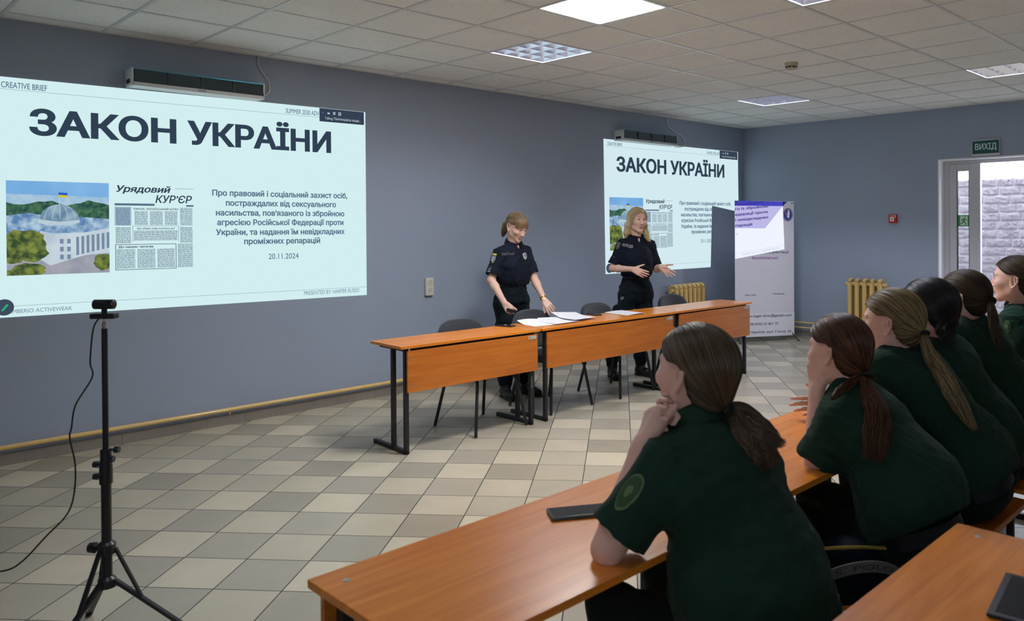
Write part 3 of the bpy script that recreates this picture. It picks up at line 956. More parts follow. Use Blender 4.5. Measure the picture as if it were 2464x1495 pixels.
def bstrip(name, pts, mt, d, clipx=None, smooth=None):
    """printed shape or patch of slide light following the slight bow of the sheet"""
    mb = MB(); bpoly(mb, pts, d)
    bm = bmesh.new(); vs = [bm.verts.new(v) for v in mb.v]; bm.faces.new(vs)
    for k in range(1, 14):
        bmesh.ops.bisect_plane(bm, geom=bm.verts[:] + bm.edges[:] + bm.faces[:], plane_co=bl(k / 14, 0), plane_no=bx)
    o_ = MB()
    bm.verts.index_update()
    o_.add([v.co[:] for v in bm.verts], [[v.index for v in f.verts] for f in bm.faces]); bm.free()
    return o_.build(name, mt, t, smooth=None)
bstrip('lower_band', [(276, 1090), (798, 1086), (801, 1295), (283, 1303)], M_lowband, .0006)
bstrip('blue_stripe', [(237, 82), (708, 79), (668, 122), (240, 126)], M_navy, .0006)
bstrip('corner_ornament', [(285, 1285), (350, 1283), (352, 1303), (283, 1304)], M_blue, .0012)
def btext(name, s, x0, x1, yb, cap, mt, d=.0016, bold=.012, rise=0., par=t):
    mb = MB()
    text_fit(mb, s, x0, x1, 0, cap, bold, 0, fn=lambda a, b, dd: bl(*bz(a, yb - b + rise * (a - x0)), d))
    return mb.build(name, mt, par, smooth=None)
btext('lettering', 'Юридичні консультації', 295, 733, 550, 24, M_navy)
btext('lettering', '- безоплатно!', 380, 638, 604, 26, M_purple)
btext('lettering', 'Наш сайт', 355, 450, 932, 14, M_navy)
btext('lettering', 'Facebook', 602, 706, 923, 15, M_navy)
btext('lettering', 'en.legal.clinic@gmail.com', 392, 771, 1125, 24, M_navy, rise=-.004)
btext('lettering', '+38 (050) 55 801 75', 388, 653, 1197, 22, M_navy)
btext('lettering', 'м. Чернігів, вул. Гонча, 34', 368, 772, 1270, 22, M_navy)
# round emblem
cu, cv_ = 715, 198
def disc(name, r0, mt, d, cx=cu, cy=cv_, n=32, a0=0., a1=2 * PI):
    mb = MB(); bpoly(mb, [(cx + r0 * math.cos(a), cy - r0 * 1.3 * math.sin(a)) for a in np.linspace(a0, a1, n + 1)[:-1]][::-1], d)
    return mb.build(name, mt, t, smooth=None)
disc('emblem', 46, M_navy, .0012); disc('emblem_ring', 41, M_ban, .0016); disc('emblem_ring', 38.5, mat('banner_mid_blue', (.02, .06, .38), .45), .002); disc('emblem_ring', 26, M_navy, .0024)
mb = MB(); bpoly(mb, [(708, 225), (712, 165), (722, 150), (733, 178), (728, 228)][::-1], .0028); mb.build('emblem_figure', M_lowband, t, smooth=None)
mb = MB(); bpoly(mb, [(692, 185), (700, 168), (706, 195), (700, 222)][::-1], .0028); mb.build('emblem_figure', mat('emblem_pink', (.5, .15, .35), .5), t, smooth=None)
# corner grommets, cross stand and feet
gm = MB()
for (u, v) in ((.03, .013), (.97, .013), (.03, .987), (.97, .987)):
    gm.lathe([(.006, 0), (.009, .001), (.009, .003), (.004, .003)], 14, frame(bl(u, v, .0005), bx, bup))
gm.build('grommet', mat('dark_grommet', (.06, .06, .08), .35, metal=.6), t, smooth=40)
for (u, v, du) in ((.03, .013, 0), (.97, .013, 0)):
    MB().tube([bl(u, v, -.004), bl(.5, .5, -.08)], .006, 8).build('stand_arm', M_black, t, smooth=60)
for u, du in ((.03, -.0), (.97, .03)):
    a = bl(u, .987, -.004); f_ = bl(u + du + (.01 if u > .5 else .0), 1., .07); f_.z = .008
    MB().tube([bl(.5, .5, -.08), a, f_], .006, 8).build('stand_arm', M_black, t, smooth=60)
    MB().tube([f_ + Vector((0, 0, 0)), f_ + Vector((bn.x * .03, bn.y * .03, 0))], .009, 8).build('foot', M_black, t, smooth=60)
MB().tube([bl(.5, .5, -.08), bl(.5, 1., -.45) + Vector((0, 0, -.06))], .006, 8).build('stand_arm', M_black, t, smooth=60)
# light of the slide on the banner
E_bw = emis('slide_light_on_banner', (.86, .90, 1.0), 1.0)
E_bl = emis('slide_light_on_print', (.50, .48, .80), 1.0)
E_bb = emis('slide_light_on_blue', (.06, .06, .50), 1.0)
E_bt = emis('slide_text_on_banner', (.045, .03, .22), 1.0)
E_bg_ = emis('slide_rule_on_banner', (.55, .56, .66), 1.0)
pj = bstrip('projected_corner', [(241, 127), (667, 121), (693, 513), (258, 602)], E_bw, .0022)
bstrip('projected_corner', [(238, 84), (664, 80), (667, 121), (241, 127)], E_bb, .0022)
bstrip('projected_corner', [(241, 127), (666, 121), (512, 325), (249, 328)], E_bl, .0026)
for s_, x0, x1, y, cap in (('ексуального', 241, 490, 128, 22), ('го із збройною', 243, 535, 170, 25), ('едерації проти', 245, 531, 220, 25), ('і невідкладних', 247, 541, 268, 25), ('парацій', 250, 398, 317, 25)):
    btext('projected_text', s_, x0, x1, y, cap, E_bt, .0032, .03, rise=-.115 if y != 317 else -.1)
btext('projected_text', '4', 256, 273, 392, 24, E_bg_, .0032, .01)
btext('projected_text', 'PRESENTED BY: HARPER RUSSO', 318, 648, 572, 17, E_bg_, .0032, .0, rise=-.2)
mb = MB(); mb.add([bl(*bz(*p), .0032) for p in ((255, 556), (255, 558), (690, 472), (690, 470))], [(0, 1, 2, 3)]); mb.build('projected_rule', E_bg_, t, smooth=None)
# ================================================================== TABLES, CHAIRS AND SMALL THINGS
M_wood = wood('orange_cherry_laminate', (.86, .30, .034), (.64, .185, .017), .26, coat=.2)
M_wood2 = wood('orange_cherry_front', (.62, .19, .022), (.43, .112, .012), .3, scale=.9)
M_edge = mat('brown_edge_band', (.30, .10, .025), .4)
M_steel = mat('black_powder_coated_steel', (.014, .015, .018), .42)
M_bolt = mat('steel_bolt', (.55, .55, .56), .3, metal=1.)
M_fab = mat('charcoal_chair_fabric', (.022, .027, .032), .95, sheen=.3, noise=.35, nscale=180, bump=.4, bscale=600)
M_paper = mat('white_paper', (.80, .80, .84), .6)
M_label = mat('label_white', (.6, .6, .58), .5)

def school_table(name, loc, rz, L, D, label, group, H=.745, panel=True, panel_z=(.425, .708), sticker=True, cat='table', ins=(.02, .02), number=None, bolts_top=True):
    """local x along the table from its left end, local y from the front panel (0) backwards"""
    t = empty(name, loc, rz, label, cat, group)
    top = MB().box((0, 0, H - .02), (L, D, H), .0015).build('tabletop', M_wood, t, smooth=None)
    if bolts_top:
        b = MB()
        for x in (.06, L - .06):
            for y in (.07, D - .06):
                b.lathe([(.009, H - .001), (.009, H + .0008), (.006, H + .0014)], 14, Matrix.Translation((x, y, 0)))
        b.build('bolt', M_bolt, top, smooth=40)
    if panel:
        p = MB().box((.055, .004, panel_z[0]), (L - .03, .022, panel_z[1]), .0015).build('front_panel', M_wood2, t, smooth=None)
        b = MB()
        for x in (.095, L - .07):
            for z in (panel_z[0] + .045, panel_z[1] - .055):
                b.lathe([(.008, 0), (.008, .002), (.004, .0035)], 14, frame((x, .004, z), (1, 0, 0), (0, 0, 1)))
        b.build('bolt', M_bolt, p, smooth=40)
        if sticker:
            s = MB().box((L - .125, .0028, panel_z[1] - .033), (L - .045, .004, panel_z[1] - .008)).build('inventory_sticker', M_label, p, smooth=None)
            q = MB(); q.add([(L - .118, .0024, panel_z[1] - .03), (L - .102, .0024, panel_z[1] - .03), (L - .102, .0024, panel_z[1] - .012), (L - .118, .0024, panel_z[1] - .012)], [(0, 1, 2, 3)])
            for k in range(3): q.add([(L - .097, .0024, panel_z[1] - .015 - .006 * k), (L - .052, .0024, panel_z[1] - .015 - .006 * k), (L - .052, .0024, panel_z[1] - .017 - .006 * k), (L - .097, .0024, panel_z[1] - .017 - .006 * k)], [(3, 2, 1, 0)])
            q.build('print', mat('grey_print', (.25, .25, .26), .6), s, smooth=None)
    for k, x in enumerate((.045 + ins[0], L - .05 - ins[1])):
        f = MB()
        f.box((x - .015, .03, 0.), (x + .015, .06, H - .02), .003)
        f.box((x - .015, .19, .0), (x + .015, .22, H - .02), .003)
        f.box((x - .015, .03, .0), (x + .015, D + .06, .03), .003)
        f.box((x - .012, .03, H - .045), (x + .012, D - .03, H - .02), .003)
        fo_ = f.build('leg_frame', M_steel, t, smooth=None)
        if number and k == 1:
            q = MB(); text_fit(q, number, 0, .09, 0, .016, .01, fn=lambda a, b, d: (x - b + .008, .0295, .38 - a))
            q.build('painted_number', mat('pale_paint', (.2, .28, .36), .6), fo_, smooth=None)
    c = MB().box((.1, .03, H - .04), (L - .1, .05, H - .02), .002).build('crossbar', M_steel, t, smooth=None)
    return t
tr = -.0275
school_table('presenter_table', (1.915, -1.752, 0), tr, 1.262, .40, 'left orange table of the presenters’ row, at its end nearest the socket', 'presenters’ tables', number='700')
school_table('presenter_table', (3.195, -1.787, 0), tr, 1.665, .40, 'middle orange table of the presenters’ row, with papers lying on it', 'presenters’ tables', panel_z=(.425, .71))
school_table('presenter_table', (4.875, -1.833, 0), tr, 1.245, .40, 'right orange table of the presenters’ row, nearest the banner', 'presenters’ tables', panel_z=(.40, .712))

def soft_pad(nx, ny, w, h, th, crown, shape):
    """cushion: rounded outline, domed, with thickness; local x,y plane, thickness along z"""
    m = MB(); v = []; f = []
    rings = [(1.0, 0.0), (1.0, .35), (.985, .75), (.93, .97), (.80, 1.0 + crown * .2), (.5, 1.0 + crown * .7), (.2, 1.0 + crown)]
    n = 40
    for (s, z) in rings:
        for k in range(n):
            a = 2 * PI * k / n
            c, sn = math.cos(a), math.sin(a)
            e = shape
            x = math.copysign(abs(c) ** (2 / e), c) * w / 2 * s; y = math.copysign(abs(sn) ** (2 / e), sn) * h / 2 * s
            v.append((x, y, z * th))
    for i in range(len(rings) - 1):
        for k in range(n):
            l = (k + 1) % n
            f.append((i * n + k, i * n + l, (i + 1) * n + l, (i + 1) * n + k))
    f.append(tuple((len(rings) - 1) * n + k for k in range(n))); f.append(tuple(range(n))[::-1])
    m.add(v, f)
    return m
def iso_chair(loc, rz, label):
    """sitter looks along local -y"""
    t = empty('conference_chair', loc, rz, label, 'chair', 'charcoal conference chairs')
    s = soft_pad(0, 0, .475, .43, .045, .12, 4.2)
    s.v = [(x, y, z + .425) for x, y, z in s.v]
    s.build('seat', M_fab, t, smooth=60)
    MB().box((-.2, -.18, .412), (.2, .18, .425), .004).build('seat_shell', M_black, t, smooth=None)
    def curve_back(v):
        x, y, z = v                               # x across, y up, z towards the sitter
        zz = .21 + .035 * (1 - (x / .24) ** 2) - .0
        return (x, zz + .06 * (y / .33) - z + .02, .645 + y)
    b = soft_pad(0, 0, .475, .335, .03, .1, 2.9)
    b.v = [curve_back(v) for v in b.v]
    bo_ = b.build('backrest', M_fab, t, smooth=60)
    sh = soft_pad(0, 0, .465, .325, .014, .0, 2.9)
    sh.v = [curve_back((v[0], v[1], -v[2])) for v in sh.v]; sh.f = [q[::-1] for q in sh.f]
    sh.build('back_shell', M_black, t, smooth=60)
    for sx in (-1, 1):
        MB().tube([(sx * .17, -.15, .415), (sx * .2, -.19, .36), (sx * .255, -.235, .006)], .0125, 10).build('leg', M_steel, t, smooth=60)
        MB().tube([(sx * .17, .15, .415), (sx * .2, .19, .36), (sx * .245, .27, .006)], .0125, 10).build('leg', M_steel, t, smooth=60)
        MB().tube([(sx * .13, .1, .415), (sx * .14, .2, .42), (sx * .14, .245, .47), (sx * .14, .258, .6)], .011, 10).build('back_bracket', M_steel, t, smooth=60)
    MB().tube([(-.17, -.15, .41), (.17, -.15, .41), (.17, .15, .41), (-.17, .15, .41)], .011, 8, closed=True).build('seat_frame', M_steel, t, smooth=60)
    return t
iso_chair((2.81, -1.50, 0), .02, 'charcoal chair tucked behind the left presenters’ table, nearest the socket')
iso_chair((3.66, -1.41, 0), .03, 'charcoal chair whose back the bending officer is holding')
iso_chair((4.49, -1.43, 0), .05, 'charcoal chair behind the middle table, in front of the blonde officer')
iso_chair((5.66, -1.43, 0), -.03, 'charcoal chair behind the right table, in front of the radiator under the slide')

# papers and phones on the presenters' tables
ZT = .746
def paper(pts, label, curl, dz=.0004, lines=True, grp='papers on the presenters’ tables'):
    """sheet through four corners, some of them lifted"""
    A, B_, C_, D_ = [Vector(p) for p in pts]
    n = 12; v = []; f = []
    for j in range(n + 1):
        for i in range(n + 1):
            u, w_ = i / n, j / n
            p = A.lerp(B_, u).lerp(D_.lerp(C_, u), w_)
            v.append(Vector((p.x, p.y, ZT + dz + curl(u, w_))))
    K = len(v)
    v2 = [p + Vector((0, 0, .0008)) for p in v]
    for j in range(n):
        for i in range(n):
            q = (j * (n + 1) + i, j * (n + 1) + i + 1, (j + 1) * (n + 1) + i + 1, (j + 1) * (n + 1) + i)
            f.append(q[::-1]); f.append(tuple(K + k for k in q))
    o = obj('paper', v + v2, f, M_paper, None, 180)
    tag(o, label, 'paper', grp)
    return o
paper([(3.235, -1.66, 0), (3.50, -1.70, 0), (3.53, -1.45, 0), (3.27, -1.40, 0)], 'white paper with a curled far edge, nearest the phone on the presenters’ tables', lambda u, w: .085 * max(0, w - .55) ** 1.5 * (1 - .6 * u) + .012 * math.sin(3 * u) * w)
paper([(3.42, -1.71, 0), (3.70, -1.70, 0), (3.74, -1.44, 0), (3.47, -1.43, 0)], 'white paper overlapping the curled sheet, second of three', lambda u, w: .075 * max(0, w - .5) ** 1.6 * (1 - .5 * u) + .003, .003)
paper([(3.66, -1.69, 0), (3.93, -1.68, 0), (3.97, -1.40, 0), (3.69, -1.38, 0)], 'white paper with a high lifted edge, on the right of the three sheets', lambda u, w: .13 * max(0, w - .5) ** 1.7 * (1 - .55 * u) + .006, .012)
paper([(4.30, -1.72, 0), (4.54, -1.73, 0), (4.58, -1.42, 0), (4.35, -1.40, 0)], 'flat white paper in front of the blonde officer', lambda u, w: .006 * math.sin(2.5 * u), .001)

M_screen = mat('dark_phone_glass', (.012, .016, .03), .08, coat=.6)
def phone(loc, rz, label, w=.075, l=.155, case=(.02, .024, .03), th=.0095):
    t = empty('mobile_phone', loc, rz, label, 'phone', 'mobile phones')
    MB().box((-w / 2, -l / 2, 0.0003), (w / 2, l / 2, th), .0038).build('case', mat('phone_case', case, .4), t, smooth=30)
    MB().box((-w / 2 + .004, -l / 2 + .004, th - .0005), (w / 2 - .004, l / 2 - .004, th + .0006), .0005).build('screen', M_screen, t, smooth=None)
    k = MB(); k.box((w / 2 - .001, -.01, th * .35), (w / 2 + .0012, .03, th * .7), .0004); k.build('side_button', M_black, t, smooth=None)
    return t
phone((3.10, -1.46, ZT), .25, 'dark phone lying on the left presenters’ table beside the papers')
phone((4.17, -1.44, ZT), -.4, 'dark phone on the middle table beside the flat paper', .08, .16)

# audience desks and benches
DK = [(-.185, 1.245), (1.095, 1.25), (2.38, 1.25)]
lab = ['orange desk in front, with a phone and the nearest student’s elbow on it', 'orange desk where the auburn-haired student rests her hands', 'orange desk farthest along the front row, hidden behind the students']
for (x, L), lb in zip(DK, lab):
    # seen from the camera the panel is on the far side, so the table is turned round
    school_table('student_desk', (x + L, -4.548, 0), PI, L, .50, lb, 'students’ desks', H=.745, panel_z=(.42, .70), sticker=False, cat='desk')
school_table('student_desk', (1.212, -5.497, 0), PI, 1.25, .50, 'brown-orange desk in the second row, its corner nearest the camera on the right', 'students’ desks', H=.745, panel=False, sticker=False, cat='desk')
school_table('student_desk', (3.37, -5.43, 0), PI, 1.25, .50, 'orange desk in the second row behind the farther students', 'students’ desks', H=.745, panel=False, sticker=False, cat='desk')
def bench(x, L, y0, y1, label, H=.44):
    t = empty('bench', (x, y0, 0), 0, label, 'bench', 'students’ benches')
    MB().box((0, 0, H - .02), (L, y1 - y0, H), .003).build('seat', M_wood, t, smooth=None)
    for xx in (.10, L - .10):
        f = MB(); D = y1 - y0
        f.box((xx - .0125, .03, 0), (xx + .0125, .055, H - .02), .002); f.box((xx - .0125, D - .055, 0), (xx + .0125, D - .03, H - .02), .002)
        f.box((xx - .0125, .03, H - .045), (xx + .0125, D - .03, H - .02), .002); f.box((xx - .0125, .03, .08), (xx + .0125, D - .03, .105), .002)
        f.build('leg_frame', M_steel, t, smooth=None)
    MB().box((.1, (y1 - y0) / 2 - .012, H - .045), (L - .1, (y1 - y0) / 2 + .012, H - .02), .002).build('crossbar', M_steel, t, smooth=None)
    return t
bench(-.12, 1.16, -5.34, -5.02, 'wooden bench under the nearest student')
bench(1.16, 1.35, -5.34, -5.02, 'wooden bench under the three students in the middle, its seat end showing')
bench(2.62, 1.25, -5.34, -5.02, 'wooden bench under the two farthest students')

phone((.545, -4.714, .7455), 1.02, 'phone in a teal-grey case lying beside the nearest student’s elbow', .078, .17, (.05, .085, .09), .0105)
t = empty('tablet', (.85, -5.86, .7455), .12, 'dark tablet lying on the second-row desk in the bottom right corner', 'tablet')
MB().box((-.12, -.16, .0003), (.12, .16, .009), .004).build('case', mat('dark_navy_case', (.012, .015, .024), .55), t, smooth=30)
MB().box((-.105, -.145, .0085), (.105, .145, .0096)).build('screen', mat('matt_dark_cover', (.012, .014, .02), .6, spec=.2), t, smooth=None)

# webcam on a light stand
TX, TY = -.186, -2.985
t = empty('tripod_stand', (TX, TY, 0), 0, 'tall black tripod light stand in front of the large slide', 'tripod')
M_blk = mat('black_anodised_tube', (.012, .013, .016), .35)
cam_r = Vector((.707, -.707, 0)); cam_f = Vector((.707, .707, 0))
Zv = lambda z: Vector((0, 0, z))
MB().tube([(0, 0, .23), (0, 0, .66)], .0175, 16).build('lower_tube', M_blk, t, smooth=60)
MB().tube([(0, 0, .62), (0, 0, 1.185)], .0105, 16).build('upper_tube', M_blk, t, smooth=60)
co_ = MB(); co_.lathe([(.017, .605), (.0225, .61), (.0225, .67), (.019, .70), (.019, .735), (.011, .74)], 20); co_.build('clamp_collar', M_blk, t, smooth=40)
for z, s, l_ in ((.635, -1, .045), (.68, -1, .045), (.735, 1, .05), (.70, 1, .03)):
    k = MB(); d_ = cam_r * s
    k.tube([Zv(z) + d_ * .015, Zv(z) + d_ * (l_ - .012)], .005, 10)
    k.tube([Zv(z) + d_ * (l_ - .016), Zv(z) + d_ * l_], [.013, .012], 10)
    k.build('knob', mat('blue_black_knob', (.015, .03, .04), .3), t, smooth=40)
hb = MB(); hb.lathe([(.019, .345), (.031, .35), (.031, .385), (.020, .395)], 20); hb.build('hub', M_blk, t, smooth=40)
lk = MB(); lk.lathe([(.019, .22), (.031, .225), (.031, .255), (.020, .265)], 20); lk.build('lower_hub', M_blk, t, smooth=40)
MB().tube([(0, 0, .235), (0, 0, .36)], .0185, 14).build('centre_column', M_blk, t, smooth=60)
kb = MB(); kb.tube([cam_r * -.02 + Zv(.37), cam_r * -.05 + Zv(.37)], .006, 10); kb.tube([cam_r * -.042 + Zv(.37), cam_r * -.065 + Zv(.37)], [.021, .018], 8); kb.build('knob', M_blk, t, smooth=40)
for ang in (-45 + 12, -45 + 12 + 120, -45 + 12 + 240):
    a = math.radians(ang); d_ = Vector((math.cos(a), math.sin(a), 0))
    l = MB()
    l.bar(d_ * .028 + Zv(.245), d_ * .31 + Zv(.012), .02, .012)
    lg = l.build('leg', M_blk, t, smooth=None)
    MB().bar(d_ * .03 + Zv(.365), d_ * .118 + Zv(.175), .017, .008).build('brace', M_blk, lg, smooth=None)
    MB().tube([d_ * .30 + Zv(.020), d_ * .325 + Zv(.003)], .013, 10).build('rubber_foot', M_black, lg, smooth=60)
st_ = MB().lathe([(.006, 1.18), (.0085, 1.185), (.0085, 1.205), (.005, 1.208), (.005, 1.225)], 16); st_.build('steel_spigot', M_bolt, t, smooth=40)

w = empty('webcam', (TX, TY, 1.222), 0, 'black webcam clamped on top of the tripod stand', 'webcam')
fx = Vector((.72, -.69, 0)); fy = Vector((-.69, -.72, 0))
MB().box((-.045, -.02, 0.), (.045, .02, .02), .005, Matrix.Rotation(math.atan2(fx.y, fx.x), 4, 'Z')).build('clip_base', M_black, w, smooth=30)
MB().tube([(0, 0, .015), (0, 0, .042)], .010, 12).build('neck', M_black, w, smooth=60)
bd = MB(); bd.tube([fx * -.039 + Zv(.053), fx * -.036 + Zv(.053), fx * .036 + Zv(.053), fx * .039 + Zv(.053)], [.013, .018, .018, .014], 18); bd.build('body', M_black, w, smooth=50)
MB().lathe([(.012, 0), (.012, .004), (.009, .005)], 18, frame(fx * .026 + Zv(.053) + fy * .0165, fx, (0, 0, 1))).build('lens', M_screen, w, smooth=40)
CB = [(243, 762, 2.92), (225, 790, 2.94), (217, 870, 2.95), (222, 908, 2.95), (182, 975, 3.0), (172, 1030, 3.0), (168, 1055, 3.0), (181, 1120, 3.0), (178, 1190, 2.98), (160, 1240, 2.95), (112, 1290, 2.93), (55, 1350, 2.90), (10, 1374, 2.88)]
def seen(x, y, D):
    """point at depth D on the line through a reading of the picture"""
    d = _F + _R * ((x - 1232 - 118.) / 1889.4) - _U * ((y - 747.5 + 193.9) / 1889.4)
    return Vector((-1.0426, -6.242, 1.559)) + d * D
cpts = [seen(*p) for p in CB] + [seen(-60, 1372, 2.86), seen(-150, 1345, 2.84)]
o = MB().tube(spl(cpts), .003, 8).build('usb_cable', M_black, smooth=60)
tag(o, 'thin black cable hanging from the webcam and trailing off to the left', 'cable')

# bags on the benches
M_bag = mat('navy_bag_cloth', (.005, .008, .017), .85, spec=.12, bump=.3, bscale=400)
def soft_box(w, d, h, belly=.12, n=3):
    bm = bmesh.new(); bmesh.ops.create_cube(bm, size=1)
    bmesh.ops.subdivide_edges(bm, edges=bm.edges[:], cuts=7, use_grid_fill=True)
    for v in bm.verts:
        x, y, z = v.co * 2
        r = (abs(x) ** 5 + abs(y) ** 5 + abs(z) ** 5) ** .2
        x, y, z = x / r, y / r, z / r
        f = 1 + belly * (1 - z * z) * .6
        v.co = Vector((x * w / 2 * f * (1 - .06 * max(0, z)), y * d / 2 * f * (1 - .25 * max(0, z)), max(0.001, (z + 1) / 2 * h + .012 * math.sin(5 * x) * (z > .3))))
    return MB().bm(bm)
t = empty('shoulder_bag', (1.185, -5.17, .441), -.72, 'dark navy bag with a grey lettered strap on the bench beside the nearest student', 'bag')
soft_box(.28, .15, .165).build('body', M_bag, t, smooth=180)
z = MB()
for k in range(34):
    u = -.12 + .24 * k / 33
    z.box((u - .0028, -.052, .157 + .010 * math.cos(u * 9)), (u + .0028, -.040, .163 + .010 * math.cos(u * 9)))
z.build('zipper', mat('brass_zipper', (.55, .45, .10), .35, metal=.8), t, smooth=None)
sp_ = spl([(-.15, -.085, .05), (-.11, -.105, .10), (-.02, -.112, .135), (.07, -.112, .14), (.14, -.10, .11), (.19, -.06, .03)], 8)
sv, sf = [], []
for i, p in enumerate(sp_):
    for q in (-1, 1): sv += [(p.x, p.y - .003, p.z + q * .016), (p.x, p.y + .001, p.z + q * .016)]
for i in range(len(sp_) - 1):
    a, b = i * 4, i * 4 + 4
    sf += [(a, b, b + 2, a + 2), (a + 1, a + 3, b + 3, b + 1), (a, a + 1, b + 1, b), (a + 2, b + 2, b + 3, a + 3)]
so = obj('strap', sv, sf, mat('grey_webbing', (.15, .155, .16), .7, bump=.3, bscale=500), t, 60)
m = MB()
def on_strap(a, b, d):
    i = min(len(sp_) - 1.001, max(0, a * (len(sp_) - 1))); k = int(i); p = sp_[k].lerp(sp_[k + 1], i - k)
    return (p.x, p.y - .0042, p.z + b)
text_fit(m, 'U.S. POLO', .22, .72, -.008, .016, 0., fn=on_strap)
m.build('strap_lettering', mat('dark_print', (.04, .042, .05), .7), so, smooth=None)
MB().box((-.01, -.098, .125), (.012, -.088, .14), .003).build('puller', mat('brass', (.5, .4, .2), .35, metal=.9), t, smooth=None)
t = empty('handbag', (2.83, -5.22, .441), .3, 'small black handbag with a silver ring, on the bench between two farther students', 'bag')
soft_box(.15, .10, .19).build('body', mat('black_leatherette', (.006, .006, .007), .35), t, smooth=180)
MB().tube([(-.06, -.03, .17), (-.06, -.035, .215), (-.02, -.04, .24), (.03, -.04, .235), (.06, -.035, .20), (.062, -.03, .165)], .006, 8).build('handle', M_black, t, smooth=60)
MB().tube([(.05 + .012 * math.cos(a), -.062, .16 + .012 * math.sin(a)) for a in np.linspace(0, 2 * PI, 17)[:-1]], .003, 8, closed=True).build('ring', M_chrome, t, smooth=60)
# ================================================================== PEOPLE: bodies grown as one continuous surface from smoothly blended volumes
class Field:
    """ordered list of blended volumes; evaluates a signed distance"""
    def __init__(s):
        s.ops = []
    def cap(s, a, b, ra, rb=None, k=.02, sub=False):
        a = np.array(a, np.float32); b = np.array(b, np.float32); rb = ra if rb is None else rb
        c = (a + b) / 2; R = np.linalg.norm(b - a) / 2 + max(ra, rb)
        s.ops.append(('cap', (a, b, ra, rb), k, sub, c, R)); return s
    def ell(s, c, r, M=None, k=.02, sub=False):
        c = np.array(c, np.float32); r = np.array(r, np.float32)
        M = np.eye(3, dtype=np.float32) if M is None else np.array(M, np.float32)
        s.ops.append(('ell', (c, r, M), k, sub, c, float(r.max()))); return s
    def cone(s, a, b, ra, rb, k=.02, sub=False, flat=None, axis=None):
        """flat-ended tube; flat < 1 narrows it along axis"""
        a = np.array(a, np.float32); b = np.array(b, np.float32)
        c = (a + b) / 2; R = np.linalg.norm(b - a) / 2 + max(ra, rb)
        s.ops.append(('cone', (a, b, ra, rb), k, sub, c, R)); return s
    def chain(s, pts, rad, k=.02):
        for i in range(len(pts) - 1): s.cap(pts[i], pts[i + 1], rad[i], rad[i + 1], k)
        return s
    def cut(s, p, n, k=.0):
        """removes what lies on the side the normal points to"""
        s.ops.append(('cut', (np.array(p, np.float32), np.array(n, np.float32) / np.linalg.norm(n)), k, True, None, 0)); return s
    def warp(s, fn):
        s.ops.append(('warp', fn, 0, False, None, 0)); return s
    def __call__(s, P):
        P = np.ascontiguousarray(P, np.float32)
        lo, hi = P.min(0), P.max(0)
        d = np.full(len(P), .3, np.float32)
        for kind, a, k, sub, c, R in s.ops:
            if c is not None:
                q = np.maximum(np.maximum(lo - c, c - hi), 0)
                if np.sqrt((q * q).sum()) > R + .05 + k: continue
            if kind == 'cap':
                A, B, ra, rb = a
                ba = B - A; pa = P - A
                t = np.clip(pa @ ba / max(float(ba @ ba), 1e-9), 0, 1)
                q = pa - t[:, None] * ba
                e = np.sqrt((q * q).sum(1)) - (ra + (rb - ra) * t)
            elif kind == 'cone':
                A, B, ra, rb = a
                ba = B - A; L = float(np.sqrt(ba @ ba)); u = ba / L; pa = P - A
                ax = pa @ u
                q = pa - ax[:, None] * u
                e = np.sqrt((q * q).sum(1)) - (ra + (rb - ra) * np.clip(ax / L, 0, 1))
                e = np.maximum(e, np.abs(ax - L / 2) - L / 2)
            elif kind == 'ell':
                C_, r, M = a
                q = (P - C_) @ M
                q1 = q / r; k0 = np.sqrt((q1 * q1).sum(1)); q2 = q / (r * r); k1 = np.sqrt((q2 * q2).sum(1))
                e = k0 * (k0 - 1) / np.maximum(k1, 1e-6)
            elif kind == 'cut':
                e = (P - a[0]) @ a[1]
                d = np.maximum(d, e); continue
            else:
                d = d + a(P).astype(np.float32); continue
            if sub:
                e = -e
                if k > 0:
                    h = np.maximum(k - np.abs(d - e), 0) / k
                    d = np.maximum(d, e) + h * h * k * .25
                else: d = np.maximum(d, e)
            else:
                if k > 0:
                    h = np.maximum(k - np.abs(d - e), 0) / k
                    d = np.minimum(d, e) - h * h * k * .25
                else: d = np.minimum(d, e)
        return d
    def bounds(s):
        lo = np.full(3, 1e9); hi = -lo
        for kind, a, k, sub, c, R in s.ops:
            if c is None or sub: continue
            lo = np.minimum(lo, c - R); hi = np.maximum(hi, c + R)
        return lo - .03, hi + .03

def ev(field, P, n=20000):
    out = np.empty(len(P), np.float32)
    for i in range(0, len(P), n): out[i:i + n] = field(P[i:i + n])
    return out
def grad(field, P, e=.0008):
    g = np.empty((len(P), 3), np.float32)
    for a in range(3):
        dd = np.zeros(3, np.float32); dd[a] = e
        g[:, a] = (ev(field, P + dd) - ev(field, P - dd)) / (2 * e)
    return g

